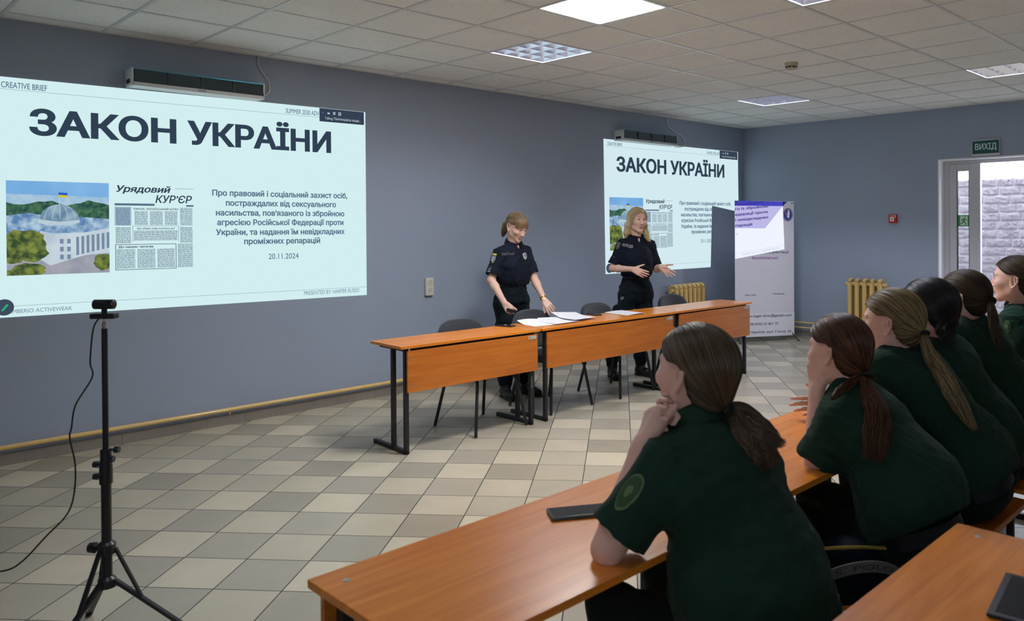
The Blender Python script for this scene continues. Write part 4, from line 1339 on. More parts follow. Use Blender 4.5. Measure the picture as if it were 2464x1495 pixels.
def surface(field, h, lo=None, hi=None):
    """smooth quad surface of the zero level (surface nets on a sparse grid)"""
    b0, b1 = field.bounds()
    lo = b0 if lo is None else np.maximum(b0, lo); hi = b1 if hi is None else np.minimum(b1, hi)
    nc = np.ceil((hi - lo) / (4 * h)).astype(int) + 1
    gi = np.stack(np.meshgrid(*[np.arange(n) for n in nc], indexing='ij'), -1).reshape(-1, 3)
    dc = ev(field, (lo + (gi * 4 + 1.5) * h).astype(np.float32), 6000)
    near = np.abs(dc) < 6.5 * h
    vals = dc.reshape(nc)
    for ax in range(3): vals = np.repeat(vals, 4, axis=ax)
    off = np.stack(np.meshgrid(*[np.arange(4)] * 3, indexing='ij'), -1).reshape(-1, 3)
    nb = gi[near]
    ids = (nb[:, None, :] * 4 + off[None]).reshape(-1, 3)
    pv = ev(field, (lo + ids * h).astype(np.float32), 24000)
    vals[ids[:, 0], ids[:, 1], ids[:, 2]] = pv
    neg = vals < 0
    N = vals.shape
    st = np.array([N[1] * N[2], N[2], 1])
    flat = vals.ravel()
    E, X, S, A = [], [], [], []
    for ax in range(3):
        sl0 = [slice(None)] * 3; sl1 = [slice(None)] * 3
        sl0[ax] = slice(0, -1); sl1[ax] = slice(1, None)
        cr = np.argwhere(neg[tuple(sl0)] != neg[tuple(sl1)])
        ok = np.ones(len(cr), bool)
        for o in range(3):
            if o != ax: ok &= (cr[:, o] > 0) & (cr[:, o] < N[o] - 1)
        cr = cr[ok]
        f0 = cr @ st
        v0 = flat[f0]; v1 = flat[f0 + st[ax]]
        t = v0 / (v0 - v1)
        x = cr.astype(np.float64); x[:, ax] += t
        E.append(f0); X.append(x); S.append(v0 < 0); A.append(ax)
    cells = []
    for f0, ax in zip(E, A):
        o1, o2 = [(1, 2), (2, 0), (0, 1)][ax]
        a, b = st[o1], st[o2]
        cells.append(np.stack([f0 - a - b, f0 - b, f0, f0 - a], 1))
    allc = np.concatenate([c.ravel() for c in cells])
    allx = np.concatenate([np.repeat(x, 4, axis=0) for x in X])
    u, inv_ = np.unique(allc, return_inverse=True)
    cnt = np.bincount(inv_)
    V = np.stack([np.bincount(inv_, allx[:, k]) / cnt for k in range(3)], 1)
    Fq = []; o = 0
    for c, s_ in zip(cells, S):
        q = inv_[o:o + c.size].reshape(-1, 4); o += c.size
        q = q.copy(); q[~s_] = q[~s_][:, ::-1]
        Fq.append(q)
    Fq = np.concatenate(Fq)
    P = (lo + V * h).astype(np.float32)
    d = ev(field, P); g = grad(field, P)
    l2 = np.maximum((g * g).sum(1), .15)
    P = P - np.clip(d / l2, -h, h)[:, None] * g
    return P, Fq

def mesh_np(name, P, Fq, m, parent=None, mat_idx=None):
    me = bpy.data.meshes.new(name)
    me.vertices.add(len(P)); me.vertices.foreach_set('co', np.asarray(P, np.float32).ravel())
    k = Fq.shape[1]
    me.loops.add(Fq.size); me.loops.foreach_set('vertex_index', Fq.astype(np.int32).ravel())
    me.polygons.add(len(Fq)); me.polygons.foreach_set('loop_start', np.arange(0, Fq.size, k, dtype=np.int32))
    me.polygons.foreach_set('use_smooth', np.ones(len(Fq), bool))
    if mat_idx is not None: me.polygons.foreach_set('material_index', mat_idx.astype(np.int32))
    me.update(calc_edges=True); me.validate()
    for mm in (m if isinstance(m, (list, tuple)) else [m]): me.materials.append(mm)
    o = bpy.data.objects.new(name, me); COL.objects.link(o)
    if parent is not None: o.parent = parent
    return o

def blob(name, field, h, m, parent, org, **kw):
    P, Fq = surface(field, h, **kw)
    if not len(P): return None
    return mesh_np(name, P - np.asarray(org, np.float32), Fq, m, parent)

def folds(seed, amp, lam=.07, aniso=(1, 1, 1)):
    """soft cloth folds"""
    r = np.random.default_rng(seed)
    W = []
    for i in range(7):
        d = r.normal(size=3) * np.array(aniso); d /= np.linalg.norm(d)
        W.append((d * 2 * PI / (lam * r.uniform(.6, 1.8)), r.uniform(0, 6.28), r.uniform(.5, 1)))
    def fn(P):
        q = P + .02 * np.sin(P[:, [1, 2, 0]] * 23 + seed)
        s_ = 0
        for k, ph, a in W: s_ = s_ + a * np.sin(q @ k.astype(np.float32) + ph)
        return amp * (np.tanh(s_ * .8) + .25 * s_) * .6
    return fn

def nrm(v):
    v = np.asarray(v, float); return v / max(np.linalg.norm(v), 1e-9)
def seen_np(x, y, D): return np.array(seen(x, y, D))

class Head:
    """local x to the person's right, y forward, z up; origin inside the head at eye height"""
    def __init__(s, c, fwd, pitch=0., roll=0., sc=1.):
        y = nrm([fwd[0], fwd[1], 0]); z = np.array([0, 0, 1.]); x = np.cross(y, z)
        cp, sp = math.cos(pitch), math.sin(pitch)
        y, z = y * cp - z * sp, z * cp + y * sp            # pitch > 0 looks down
        cr, sr = math.cos(roll), math.sin(roll)
        x, z = x * cr + z * sr, z * cr - x * sr
        s.M = np.stack([x, y, z], 1); s.c = np.asarray(c, float); s.s = sc
    def p(s, *q): return s.c + s.M @ (np.array(q) * s.s)
    def v(s, *q): return s.M @ np.array(q, float)
    def loc(s, P): return ((np.asarray(P) - s.c) @ s.M) / s.s

def add_head(B, H, ears=True, lids=.0045, lid_drop=0., mouth=0.):
    s = H.s
    E = lambda c, r, k=.02, sub=False: B.ell(H.p(*c), np.array(r) * s, H.M, k * s, sub)
    C = lambda a, b, ra, rb=None, k=.01, sub=False: B.cap(H.p(*a), H.p(*b), ra * s, None if rb is None else rb * s, k * s, sub)
    E((0, -.018, .030), (.0735, .095, .088))
    E((0, .022, .012), (.066, .072, .085), .03)
    E((0, .030, -.045), (.054, .058, .066), .035)
    C((-.045, .005, -.062), (0, .066, -.098), .018, .0145, .03)
    C((.045, .005, -.062), (0, .066, -.098), .018, .0145, .03)
    E((0, .072, -.1), (.017, .014, .013), .02)
    for q in (-1, 1):
        E((q * .043, .062, -.022), (.021, .020, .017), .03)            # cheek
        C((q * .012, .092, .026), (q * .045, .074, .028), .007, .006, .016)   # brow
        E((q * .032, .092, .006), (.017, .014, .012), .014, True)      # socket
        E((q * .031, .076, .005), (.0150, .0142, .0135), .004)           # lid over the eyeball
        C((q * .021, .0905, .003 - lid_drop), (q * .041, .086, .004 - lid_drop), lids, lids * .8, .001, True)
        E((q * .0105, .098, -.038), (.0075, .010, .0065), .006)        # wing of the nose
    C((0, .089, .018), (0, .110, -.030), .0065, .0085, .014)
    E((0, .111, -.034), (.0095, .0085, .0075), .008)
    for q in (-1, 1): E((q * .006, .108, -.043), (.0032, .005, .004), .003, True)
    C((-.018, .085, -.0625), (0, .0955, -.060), .0042, .0052, .006)
    C((.018, .085, -.0625), (0, .0955, -.060), .0042, .0052, .006)
    C((-.016, .085, -.0715 - mouth), (0, .0935, -.0735 - mouth), .0045, .0060, .006)
    C((.016, .085, -.0715 - mouth), (0, .0935, -.0735 - mouth), .0045, .0060, .006)
    C((-.021, .088, -.0668 - mouth * .5), (.021, .088, -.0668 - mouth * .5), .0012 + mouth * .5, None, .002, True)
    E((0, .089, -.085), (.02, .01, .006), .012, True)
    if ears:
        for q in (-1, 1):
            O = lambda f, z, o=0.: (q * (.0690 + o + .55 * (.014 - f)), f * 1.08 - .012, z * 1.08 - .010)
            rim = [O(.012, .000, .002), O(.013, .020, .001), O(.005, .032), O(-.009, .034), O(-.019, .024), O(-.019, .006), O(-.010, -.012), O(.001, -.024, .002), O(.008, -.025, .002), O(.011, -.012, .001)]
            rr = [.0042, .0042, .0044, .0044, .0044, .0044, .005, .0062, .0055, .005]
            for i in range(len(rim) - 1): C(rim[i], rim[i + 1], rr[i], rr[i + 1], .004)
            C(O(.006, -.012, -.008), O(.006, .026, -.008), .009, .008, .008)          # root of the ear
            C(O(-.006, .000, -.011), O(-.006, .024, -.011), .0085, .009, .004)        # shell floor
            C(O(-.008, .004, .000), O(-.006, .024, .000), .0026, None, .004)          # inner fold
            E(O(.001, .004, .001), (.0075, .0075, .012), .002, True)
            E(O(.012, .001, .002), (.0035, .004, .005), .003)

def face_mats(P, Fq, H, mouth=0.):
    """lips get their own colour"""
    c = H.loc(P[Fq].mean(1))
    lip = (np.abs(c[:, 0]) < .0225 - .35 * np.abs(c[:, 2] + .067)) & (c[:, 1] > .080) & (c[:, 2] < -.0575) & (c[:, 2] > -.0795 - mouth)
    return lip.astype(int)

def add_hand(B, wrist, d, n, t, curl=(.3, .3, .35, .4), spread=.06, thumb=(.6, .75, .25), thumb_bend=.25, sc=1., k=.004, tip_curl=None):
    """d fingers, n out of the palm, t towards the thumb"""
    d = nrm(d); t = nrm(np.asarray(t, float) - d * np.dot(t, d)); n_ = np.cross(d, t); n = n_ if np.dot(n_, n) > 0 else -n_
    w = np.asarray(wrist, float)
    lat = (.030, .0105, -.0095, -.0275); fw = (.082, .086, .081, .073)
    L = ((.041, .024, .019), (.045, .028, .020), (.042, .026, .020), (.033, .019, .017))
    rad = ((.0086, .0078, .0070, .0060), (.0088, .0080, .0072, .0062), (.0084, .0077, .0069, .006), (.0076, .0069, .0062, .0054))
    kn = []
    for i in range(4):
        a = w + (t * lat[i] * .55 + d * .008) * sc
        b = w + (t * lat[i] + d * fw[i] - n * .003) * sc
        B.cap(a, b, .0125 * sc, .0105 * sc, .014 * sc); kn.append(b)
    B.cap(w + (t * .012 + d * .02 + n * .008) * sc, w + (t * .026 + d * .05 + n * .010) * sc, .015 * sc, .013 * sc, .014 * sc)
    B.cap(w + (-t * .016 + d * .02 + n * .006) * sc, w + (-t * .022 + d * .055 + n * .006) * sc, .013 * sc, .011 * sc, .014 * sc)
    for i in range(4):
        p = kn[i]; sp = (1.5 - i) * spread
        dd = nrm(d + t * sp); ang = 0
        for j in range(3):
            ang += curl[i] * (1.0 if j == 0 else (1.15 if tip_curl is None else tip_curl))
            q = p + (dd * math.cos(ang) + n * math.sin(ang)) * L[i][j] * sc
            B.cap(p, q, rad[i][j] * sc, rad[i][j + 1] * sc, (k if j else .008) * sc)
            p = q
    td = nrm(d * thumb[0] + t * thumb[1] + n * thumb[2])
    p = w + (d * .022 + t * .024 + n * .006) * sc
    q = p + td * .042 * sc; B.cap(p, q, .0135 * sc, .0105 * sc, .012 * sc)
    td2 = nrm(td + d * thumb_bend); p2 = q + td2 * .031 * sc; B.cap(q, p2, .0098 * sc, .0088 * sc, k * sc)
    td3 = nrm(td2 + d * thumb_bend * .5); B.cap(p2, p2 + td3 * .023 * sc, .0088 * sc, .0068 * sc, k * sc)
    return kn

# ---- hair: a fitted volume plus strands lying on it
def strand_mesh(name, paths, rad, mats, parent, org, sides=4, idx=None, seed=0):
    """paths (n, steps, 3) -> one mesh of fine tapering strands"""
    n, m_, _ = paths.shape
    T = np.empty_like(paths); T[:, 1:-1] = paths[:, 2:] - paths[:, :-2]; T[:, 0] = paths[:, 1] - paths[:, 0]; T[:, -1] = paths[:, -1] - paths[:, -2]
    T /= np.maximum(np.linalg.norm(T, axis=2, keepdims=True), 1e-6)
    ref = np.array([.3, .5, .81]); U = np.cross(T, ref); U /= np.maximum(np.linalg.norm(U, axis=2, keepdims=True), 1e-6); W_ = np.cross(T, U)
    prof = np.minimum(1, np.minimum(np.linspace(.35, 3.5, m_), np.linspace(4, .25, m_)))
    r = (rad[:, None] if np.ndim(rad) else rad) * prof[None]
    V = []
    for k in range(sides):
        a = 2 * PI * k / sides
        V.append(paths + (U * math.cos(a) + W_ * math.sin(a)) * r[..., None])
    V = np.stack(V, 2)                       # n, m, sides, 3
    base = (np.arange(n)[:, None, None] * m_ + np.arange(m_ - 1)[None, :, None]) * sides
    k = np.arange(sides)[None, None]
    l = (k + 1) % sides
    Fq = np.stack([base + k, base + l, base + sides + l, base + sides + k], -1).reshape(-1, 4)
    mi = None
    if idx is not None: mi = np.repeat(idx, (m_ - 1) * sides)
    return mesh_np(name, V.reshape(-1, 3) - np.asarray(org), Fq, mats, parent, mi)

def lay(field, P, level):
    """pull points to a level of the field"""
    for _ in range(2):
        d = ev(field, P) - level; g = grad(field, P, .0015)
        P = P - np.clip(d, -.03, .03)[:, None] * g / np.maximum((g * g).sum(1), .2)[:, None]
    return P

def flow(field, S, step, n, dirfn, level, r):
    """paths creeping over the hair volume along dirfn"""
    P = lay(field, S.astype(np.float32), level); out = [P]
    for i in range(n):
        D = dirfn(P, i); g = grad(field, P, .0015); g /= np.maximum(np.linalg.norm(g, axis=1, keepdims=True), 1e-6)
        t = D - g * (D * g).sum(1, keepdims=True)
        t /= np.maximum(np.linalg.norm(t, axis=1, keepdims=True), .2)
        P = lay(field, (P + t * step).astype(np.float32), level); out.append(P)
    return np.stack(out, 1)

def hair_mats(name, cols, rough=.38):
    out = []
    for i, c in enumerate(cols):
        m = mat(f'{name}_{i}', c, rough, spec=.45)
        b = m.node_tree.nodes['Principled BSDF']
        b.inputs['Anisotropic'].default_value = .6
        out.append(m)
    return out

HAIRLINE = ([-.13, -.085, -.055, -.036, -.031, -.024, -.014, .010, .022, .035, .055, .075, .12],
            [-.105, -.090, -.078, -.050, -.012, .022, .031, .031, .031, .038, .053, .067, .078])
def hair_cap(H, thick=.011, nape=0., hairline=HAIRLINE, extra=None, top=0.):
    """scalp volume with a hairline"""
    s = H.s
    f = Field()
    f.ell(H.p(0, -.018, .031 + top / 2), np.array((.0735 + thick, .095 + thick, .088 + thick + top / 2)) * s, H.M, 0)
    f.ell(H.p(0, .020, .018), np.array((.066 + thick * .7, .072 + thick * .7, .082 + thick)) * s, H.M, .03 * s)
    f.ell(H.p(0, -.055, -.045), np.array((.055, .045, .05)) * s, H.M, .04 * s)
    if extra: extra(f, H)
    hy, hz = np.array(hairline[0]), np.array(hairline[1])
    def trim(P):
        q = H.loc(P)
        z = np.interp(q[:, 1], hy, hz)
        e = (z - q[:, 2]) * s * .8                       # positive below the hairline
        return e
    # hairline as a soft cut
    class _F(Field): pass
    g = _F(); g.ops = f.ops
    base = Field.__call__
    def call(P):
        d = base(f, P); e = trim(P); k = .012
        h = np.maximum(k - np.abs(d - e), 0) / k
        return np.maximum(d, e) + h * h * k * .25
    class Hair:
        def __call__(s_, P): return call(np.ascontiguousarray(P, np.float32))
        def bounds(s_): return f.bounds()
    hr = Hair(); hr.inner = f
    return hr

def scalp_points(H, n, hair, rg):
    """points spread over the hair-covered scalp"""
    v = rg.normal(size=(n * 4, 3)); v /= np.linalg.norm(v, axis=1, keepdims=True)
    q = v * np.array([.082, .1, .097]) + np.array([0, -.012, .03])
    P = (H.c + (q * H.s) @ H.M.T).astype(np.float32)
    P = lay(hair.inner, P, 0.)
    loc = H.loc(P)
    hz = np.interp(loc[:, 1], HAIRLINE[0], HAIRLINE[1])
    return P[(loc[:, 2] > hz - .002)][:n]

def tail(guide, widths, n, rg, wav=.004, flat=.6, m_=22, spread_tip=1.0, lens=(.72, 1.0)):
    """strands of a pony tail along a guide"""
    G = np.array([tuple(p) for p in spl(guide, 10)]); 
    L = np.concatenate([[0], np.cumsum(np.linalg.norm(np.diff(G, axis=0), axis=1))]); L /= L[-1]
    T = np.gradient(G, axis=0); T /= np.linalg.norm(T, axis=1, keepdims=True)
    side = np.cross(T, np.array([_F.x, _F.y, _F.z])); side /= np.maximum(np.linalg.norm(side, axis=1, keepdims=True), 1e-6); nn = np.cross(side, T)
    wx = np.linspace(0, 1, len(widths))
    a = rg.uniform(0, 2 * PI, n); rr = rg.uniform(0, 1, n) ** .33; ox, oy = rr * np.cos(a), rr * np.sin(a)
    ln = rg.uniform(*lens, n)
    ph = rg.uniform(0, 6.28, (n, 3)); fr = rg.uniform(3, 7, (n, 2))
    out = np.empty((n, m_, 3), np.float32)
    for j in range(m_):
        s_ = ln * j / (m_ - 1)
        W_ = np.interp(s_, wx, widths)
        g = np.stack([np.interp(s_, L, G[:, k]) for k in range(3)], 1)
        sd = np.stack([np.interp(s_, L, side[:, k]) for k in range(3)], 1); nv = np.stack([np.interp(s_, L, nn[:, k]) for k in range(3)], 1)
        x = ox * W_ + wav * s_ * np.sin(fr[:, 0] * s_ * 3 + ph[:, 0]); y = oy * W_ * flat + wav * s_ * np.sin(fr[:, 1] * s_ * 3 + ph[:, 1])
        out[:, j] = g + sd * x[:, None] + nv * y[:, None]
    return out

def tail_core(f, guide, widths, shrink=.8, k=.006):
    G = spl(guide, 4); n = len(G)
    w = np.interp(np.linspace(0, 1, n), np.linspace(0, 1, len(widths)), widths)
    for i in range(int(n * .62)): f.cap(G[i], G[i + 1], max(.003, w[i] * shrink), max(.003, w[i + 1] * shrink), k)

# ---- skin, cloth
def skin_mat(name, base):
    m = mat(name, base, .48, spec=.4, noise=.06, nscale=28, bump=.12, bscale=500)
    b = m.node_tree.nodes['Principled BSDF']
    b.inputs['Subsurface Weight'].default_value = .12
    b.inputs['Subsurface Radius'].default_value = (.9, .35, .2)
    b.inputs['Subsurface Scale'].default_value = .006
    return m
def cloth_mat(name, base, rough=.9):
    return mat(name, base, rough, spec=.15, sheen=.03, noise=.12, nscale=9, bump=.3, bscale=900)
M_skin = skin_mat('fair_skin', (.74, .47, .385))
M_skin2 = skin_mat('fair_skin_officer', (.70, .455, .36))
M_lip = mat('lips', (.46, .20, .165), .45)
M_lash = mat('dark_lashes', (.02, .014, .012), .6)
M_shirt = cloth_mat('dark_green_polo', (.0115, .036, .0245))
M_trous = cloth_mat('dark_green_trousers', (.008, .014, .012))
M_navyshirt = cloth_mat('navy_police_polo', (.0045, .0075, .016), .8)
M_navytr = cloth_mat('navy_police_trousers', (.004, .008, .012), .85)
M_belt = mat('black_belt', (.006, .007, .012), .55)
M_boot = mat('black_boot_leather', (.006, .006, .007), .4)
M_tie = mat('black_hair_tie', (.006, .006, .009), .8, bump=.4, bscale=300)
M_eyew = mat('eye_white', (.75, .72, .7), .2)
M_iris = mat('grey_iris', (.06, .08, .09), .15)

def eyes(H, parent, org, gaze=(0, 1, 0), iris=None):
    for q in (-1, 1):
        c = H.p(q * .031, .0768, .005); r = .0121 * H.s
        g = nrm(H.v(*gaze))
        m = MB().ball(c - org, r, 16); e = m.build('eye', M_eyew, parent, smooth=180)
        x = nrm(np.cross(g, [0, 0, 1.])); y = np.cross(g, x)
        MB().lathe([(.0, 0), (.0058 * H.s, 0), (.0045 * H.s, .0011 * H.s), (0.0001, .0016 * H.s)], 16, frame(c - org + g * r * .90, x, y) @ Matrix.Diagonal((1, 1, 1, 1))).build('iris', iris or M_iris, e, smooth=180)
def lashes(H, parent, org, z=.0105, drop=0.):
    for q in (-1, 1):
        pts = [H.p(q * .0195, .0878, .0045 - drop) - org, H.p(q * .026, .0910, z - .001 - drop) - org, H.p(q * .034, .0902, z - .0005 - drop) - org, H.p(q * .0445, .0835, .0055 - drop) - org]
        MB().tube(spl(pts, 4), [.0006 * H.s + .0009 * H.s * math.sin(PI * i / 12) for i in range(13)], 5).build('eyelash', M_lash, parent, smooth=180)
def brows(H, parent, org, m, thick=.0022, lift=0.):
    for q in (-1, 1):
        pts = [H.p(q * .012, .0985, .024 + lift) - org, H.p(q * .026, .0945, .030 + lift) - org, H.p(q * .040, .0835, .030 + lift) - org, H.p(q * .049, .070, .025 + lift) - org]
        MB().tube(spl(pts, 4), [thick * H.s * (1.1 if i < 7 else 1.1 - .07 * (i - 6)) for i in range(13)], 6).build('eyebrow', m, parent, smooth=180)

def collar(name, c, axis, fwd, r, m, parent, org, h=.036, flare=.022, gap=.25, back_up=.012, th=.004):
    """folded polo collar around the neck"""
    z = nrm(axis); y = nrm(np.asarray(fwd, float) - z * np.dot(fwd, z)); x = np.cross(y, z)
    n = 40; rows = []
    for i in range(n + 1):
        a = gap + (2 * PI - 2 * gap) * i / n              # from the front, all the way round
        bk = .5 - .5 * math.cos(a)                         # 0 at front, 1 at the back
        d = y * math.cos(a) + x * math.sin(a)
        o = c + d * 0
        rr = r * (1 + .12 * bk - .05 * (1 - bk))
        droop = (1 - bk)
        drop = h * (1.0 + .75 * droop * abs(math.sin(a)) ** .2 * (1 if bk < .5 else .4))
        top = back_up * bk + .003
        prof = [(rr - .006, -.075), (rr - .001, top + .012), (rr + .003, top + .016), (rr + flare * .55, top + .004), (rr + flare, top + .016 - drop), (rr + flare - th, top + .016 - drop - .001), (rr + flare * .45, top - .008), (rr + .001, -.075)]
        rows.append([o + d * p + z * (q + .010 - .050 * (1 - bk) ** 1.5) for p, q in prof])
    k = len(rows[0]); v = [p - org for rw in rows for p in rw]; f = []
    for i in range(n):
        for j in range(k):
            l = (j + 1) % k
            f.append((i * k + j, i * k + l, (i + 1) * k + l, (i + 1) * k + j))
    f.append(tuple(range(k))[::-1]); f.append(tuple(n * k + j for j in range(k)))
    return obj(name, v, f, m, parent, 60)

def ring_band(name, c, axis, ref, rx, ry, h, m, parent, org, th=.004, n=48, sq=2.3):
    """band around a waist, wrist or pony tail"""
    z = nrm(axis); y = nrm(np.asarray(ref, float) - z * np.dot(ref, z)); x = np.cross(y, z)
    v = []; f = []
    for i in range(n):
        a = 2 * PI * i / n
        cx = math.copysign(abs(math.cos(a)) ** (2 / sq), math.cos(a)); sx = math.copysign(abs(math.sin(a)) ** (2 / sq), math.sin(a))
        for (e, q) in ((0, -h / 2), (th, -h / 2), (th, h / 2), (0, h / 2)):
            v.append(c + x * cx * (rx + e) + y * sx * (ry + e) + z * q - org)
    for i in range(n):
        j = (i + 1) % n
        for k in range(4):
            l = (k + 1) % 4
            f.append((i * 4 + k, i * 4 + l, j * 4 + l, j * 4 + k))
    return obj(name, v, [q[::-1] for q in f], m, parent, 50)

def decal(name, field, c, n, up, w, h, m, parent, org, level=.0022, shape='oval', res=14, pts=None):
    """flat badge laid on cloth"""
    n = nrm(n); up = nrm(np.asarray(up, float) - n * np.dot(up, n)); x = np.cross(up, n)
    if pts is None:
        if shape == 'oval': pts = [(math.cos(a), math.sin(a)) for a in np.linspace(0, 2 * PI, 29)[:-1]]
        elif shape == 'shield': pts = [(-1, 1), (0, 1), (1, 1), (1, .3), (.95, -.2), (.7, -.6), (.35, -.85), (0, -1), (-.35, -.85), (-.7, -.6), (-.95, -.2), (-1, .3)]
        else: pts = [(-1, -1), (-.33, -1), (.33, -1), (1, -1), (1, -.33), (1, .33), (1, 1), (.33, 1), (-.33, 1), (-1, 1), (-1, .33), (-1, -.33)]
    rings = [1., .75, .5, .25]
    P = [c]
    for r in rings: P += [c + x * u * w / 2 * r + up * v * h / 2 * r for u, v in pts]
    P = lay(field, np.array(P, np.float32) + np.float32(.0) * 0, level)
    k = len(pts); f = []
    for i in range(len(rings) - 1):
        for j in range(k):
            l = (j + 1) % k
            f.append((1 + i * k + j, 1 + i * k + l, 1 + (i + 1) * k + l, 1 + (i + 1) * k + j))
    o = 1 + (len(rings) - 1) * k
    for j in range(k): f.append((o + j, o + (j + 1) % k, 0))
    return obj(name, [p - org for p in P], f, m, parent, 180)
def cloth_text(name, field, s, c, n, up, w, cap, m, parent, org, level=.0025, bold=.02):
    n = nrm(n); up = nrm(np.asarray(up, float) - n * np.dot(up, n)); x = np.cross(up, n)
    mb = MB(); text_fit(mb, s, -w / 2, w / 2, -cap / 2, cap, bold, 0, fn=lambda a, b, d: c + x * a + up * b)
    smooth_ = Field(); smooth_.ops = [q for q in field.ops if q[0] != 'warp']
    P = lay(smooth_, np.array(mb.v, np.float32), level)
    return obj(name, [p - org for p in P], mb.f, m, parent, None)
# ================================================================== THE STUDENTS IN DARK GREEN POLOS
def torso_frames(nb, waist, pelvis, sL, sR):
    lat = nrm(sR - sL)
    def fr(up):
        z = nrm(up); x = nrm(lat - z * np.dot(lat, z)); y = np.cross(z, x)
        return np.stack([x, y, z], 1)
    return fr(nb - waist), fr(waist - pelvis + np.array([0, 0, .12])), lat

def add_arm(B, s, e, w, sc=1.):
    B.cap(s, e, .047 * sc, .037 * sc, .03)
    m = s * 0 + e + (w - e) * .3
    B.cap(e, m, .0365 * sc, .0385 * sc, .02); B.cap(m, w, .0385 * sc, .0255 * sc, .02)
    B.cap(w - nrm(w - e) * .02, w + nrm(w - e) * .012, .0262 * sc, .025 * sc, .012)

def to_tie(P, tie, H):
    """combed towards the tie, passing above and behind the ears"""
    d = tie - P
    d = d / np.maximum(np.linalg.norm(d, axis=1, keepdims=True), 1e-6)
    q = H.loc(P)
    hz = np.interp(q[:, 1] - .008, HAIRLINE[0], HAIRLINE[1])
    pen = np.clip((hz + .010 - q[:, 2]) / .010, 0, 1.6)
    return d + pen[:, None] * H.v(0, -.1, 1.)
def off_cloth(F, st, gap=.002):
    n, m_, _ = st.shape
    P = st.reshape(-1, 3).astype(np.float32)
    d = ev(F, P); k = d < gap
    if k.any():
        g_ = grad(F, P[k], .002)
        P[k] += g_ * np.clip(gap - d[k], 0, .06)[:, None]
    return P.reshape(n, m_, 3)
def make_person(name, label, S, h_skin=.0036, h_cloth=.006):
    """S: joints and looks of one seated student"""
    g = lambda k, d=None: S.get(k, d)
    rg = np.random.default_rng(S['seed'])
    H = Head(S['head'], S['fwd'], g('pitch', 0), g('roll', 0), g('hs', 1.0))
    nb, sL, sR, chest, waist, pel = [np.asarray(S[k], float) for k in ('nb', 'sL', 'sR', 'chest', 'waist', 'pelvis')]
    org = np.array([pel[0], pel[1], 0.])
    t = empty(name, org, 0, label, 'person', 'students in dark green polos')
    M1, M2, lat = torso_frames(nb, waist, pel, sL, sR)
    x, y, z = M1[:, 0], M1[:, 1], M1[:, 2]
    bw = g('bw', 1.)
    def torso(F, o, low=True):
        F.ell(chest - y * .0, np.array((.155 * bw + o, .112 * bw + o, .19 + o)), M1, .03)
        F.ell(waist, np.array((.150 * bw + o, .115 * bw + o, .16 + o)), M2, .10)
        if low: F.ell(pel, np.array((.175 * bw + o, .135 * bw + o, .115 + o)), M2, .10)
        for s in (sL, sR):
            F.cap(nb - z * .02 + (s - nb) * .2, s, .05 + o, .054 + o, .06)
            F.cap(nb - z * .10 - y * .03 + (s - nb) * .45, s - z * .09 - y * .03, .06 + o, .055 + o, .06)
        F.cap(nb + z * .0 + y * .0, nb - z * .10 - y * .02, .05 + o, .08 + o, .05)
    B = Field()
    add_head(B, H, lids=g('lids', .0045))
    B.cap(H.p(0, -.022, -.055), nb - z * .01, .050, .054, .03)
    B.cap(H.p(0, -.042, -.02), nb - z * .03 - y * .002, .043, .046, .04)
    torso(B, -.026, False)
    for k, s in (('L', sL), ('R', sR)):
        e, w = g('e' + k), g('w' + k)
        if e is None: continue
        e, w = np.asarray(e, float), np.asarray(w, float)
        add_arm(B, s, e, w)
        hd = g('h' + k)
        if hd: add_hand(B, w + nrm(w - e) * .012, **hd)
    lo_, hi_ = None, None
    P, Fq = surface(B, h_skin)
    mi = face_mats(P, Fq, H)
    mesh_np('body', P - org, Fq, [g('skin', M_skin), M_lip], t, mi)
    # polo shirt
    F = Field(); torso(F, .012)
    if g('loose'):
        F.ell(waist - z * .02 - y * .0, np.array((.17 * bw, .135 * bw, .14)) + g('loose'), M2, .08)
    hem = []
    for k, s in (('L', sL), ('R', sR)):
        e = g('e' + k)
        if e is None: e = s + np.array([0, .1, -.3])
        e = np.asarray(e, float); u = nrm(e - s); Lh = np.linalg.norm(e - s) * g('sleeve', .70)
        he = s + u * Lh
        F.cone(s - u * .01, he, .062, .064 + g('flare', .004), .045)
        hem.append((s, he, u))
    F.warp(folds(S['seed'], .0026, .085)); F.warp(folds(S['seed'] + 9, .0012, .035))
    for s, he, u in hem:
        F.cone(he - u * .016, he + u * .03, .058, .060, 0, True)
        F.cone(he - u * .022, he - u * .0205, .20, .20, 0, True) if False else None
    hp = pel + z * g('hem', .03)
    F.cut(hp, -(z * .9 + np.array([0, 0, .1])))
    F.cap(H.p(0, -.02, -.05), nb + z * .03, .052, .062, .01, True)
    shirt = blob('polo_shirt', F, h_cloth, M_shirt, t, org)
    collar('collar', nb + z * .044 + y * .004, nrm(z * .8 + nrm(H.p(0, -.02, -.06) - nb) * .6), y, .068, M_shirt, shirt, np.zeros(3) + org, h=.050, flare=.026)
    # trousers
    T = Field()
    T.ell(pel, np.array((.185 * bw, .145 * bw, .125)), M2, .04)
    for k, sgn in (('L', -1), ('R', 1)):
        hip = pel + lat * sgn * .085 - np.array([0, 0, .03])
        kn, an = np.asarray(g('k' + k), float), np.asarray(g('a' + k), float)
        T.cap(hip, kn, .092, .064, .05); T.cap(kn, an, .066, .052, .03)
    T.warp(folds(S['seed'] + 3, .004, .07))
    tr = blob('trousers', T, .009, M_trous, t, org)
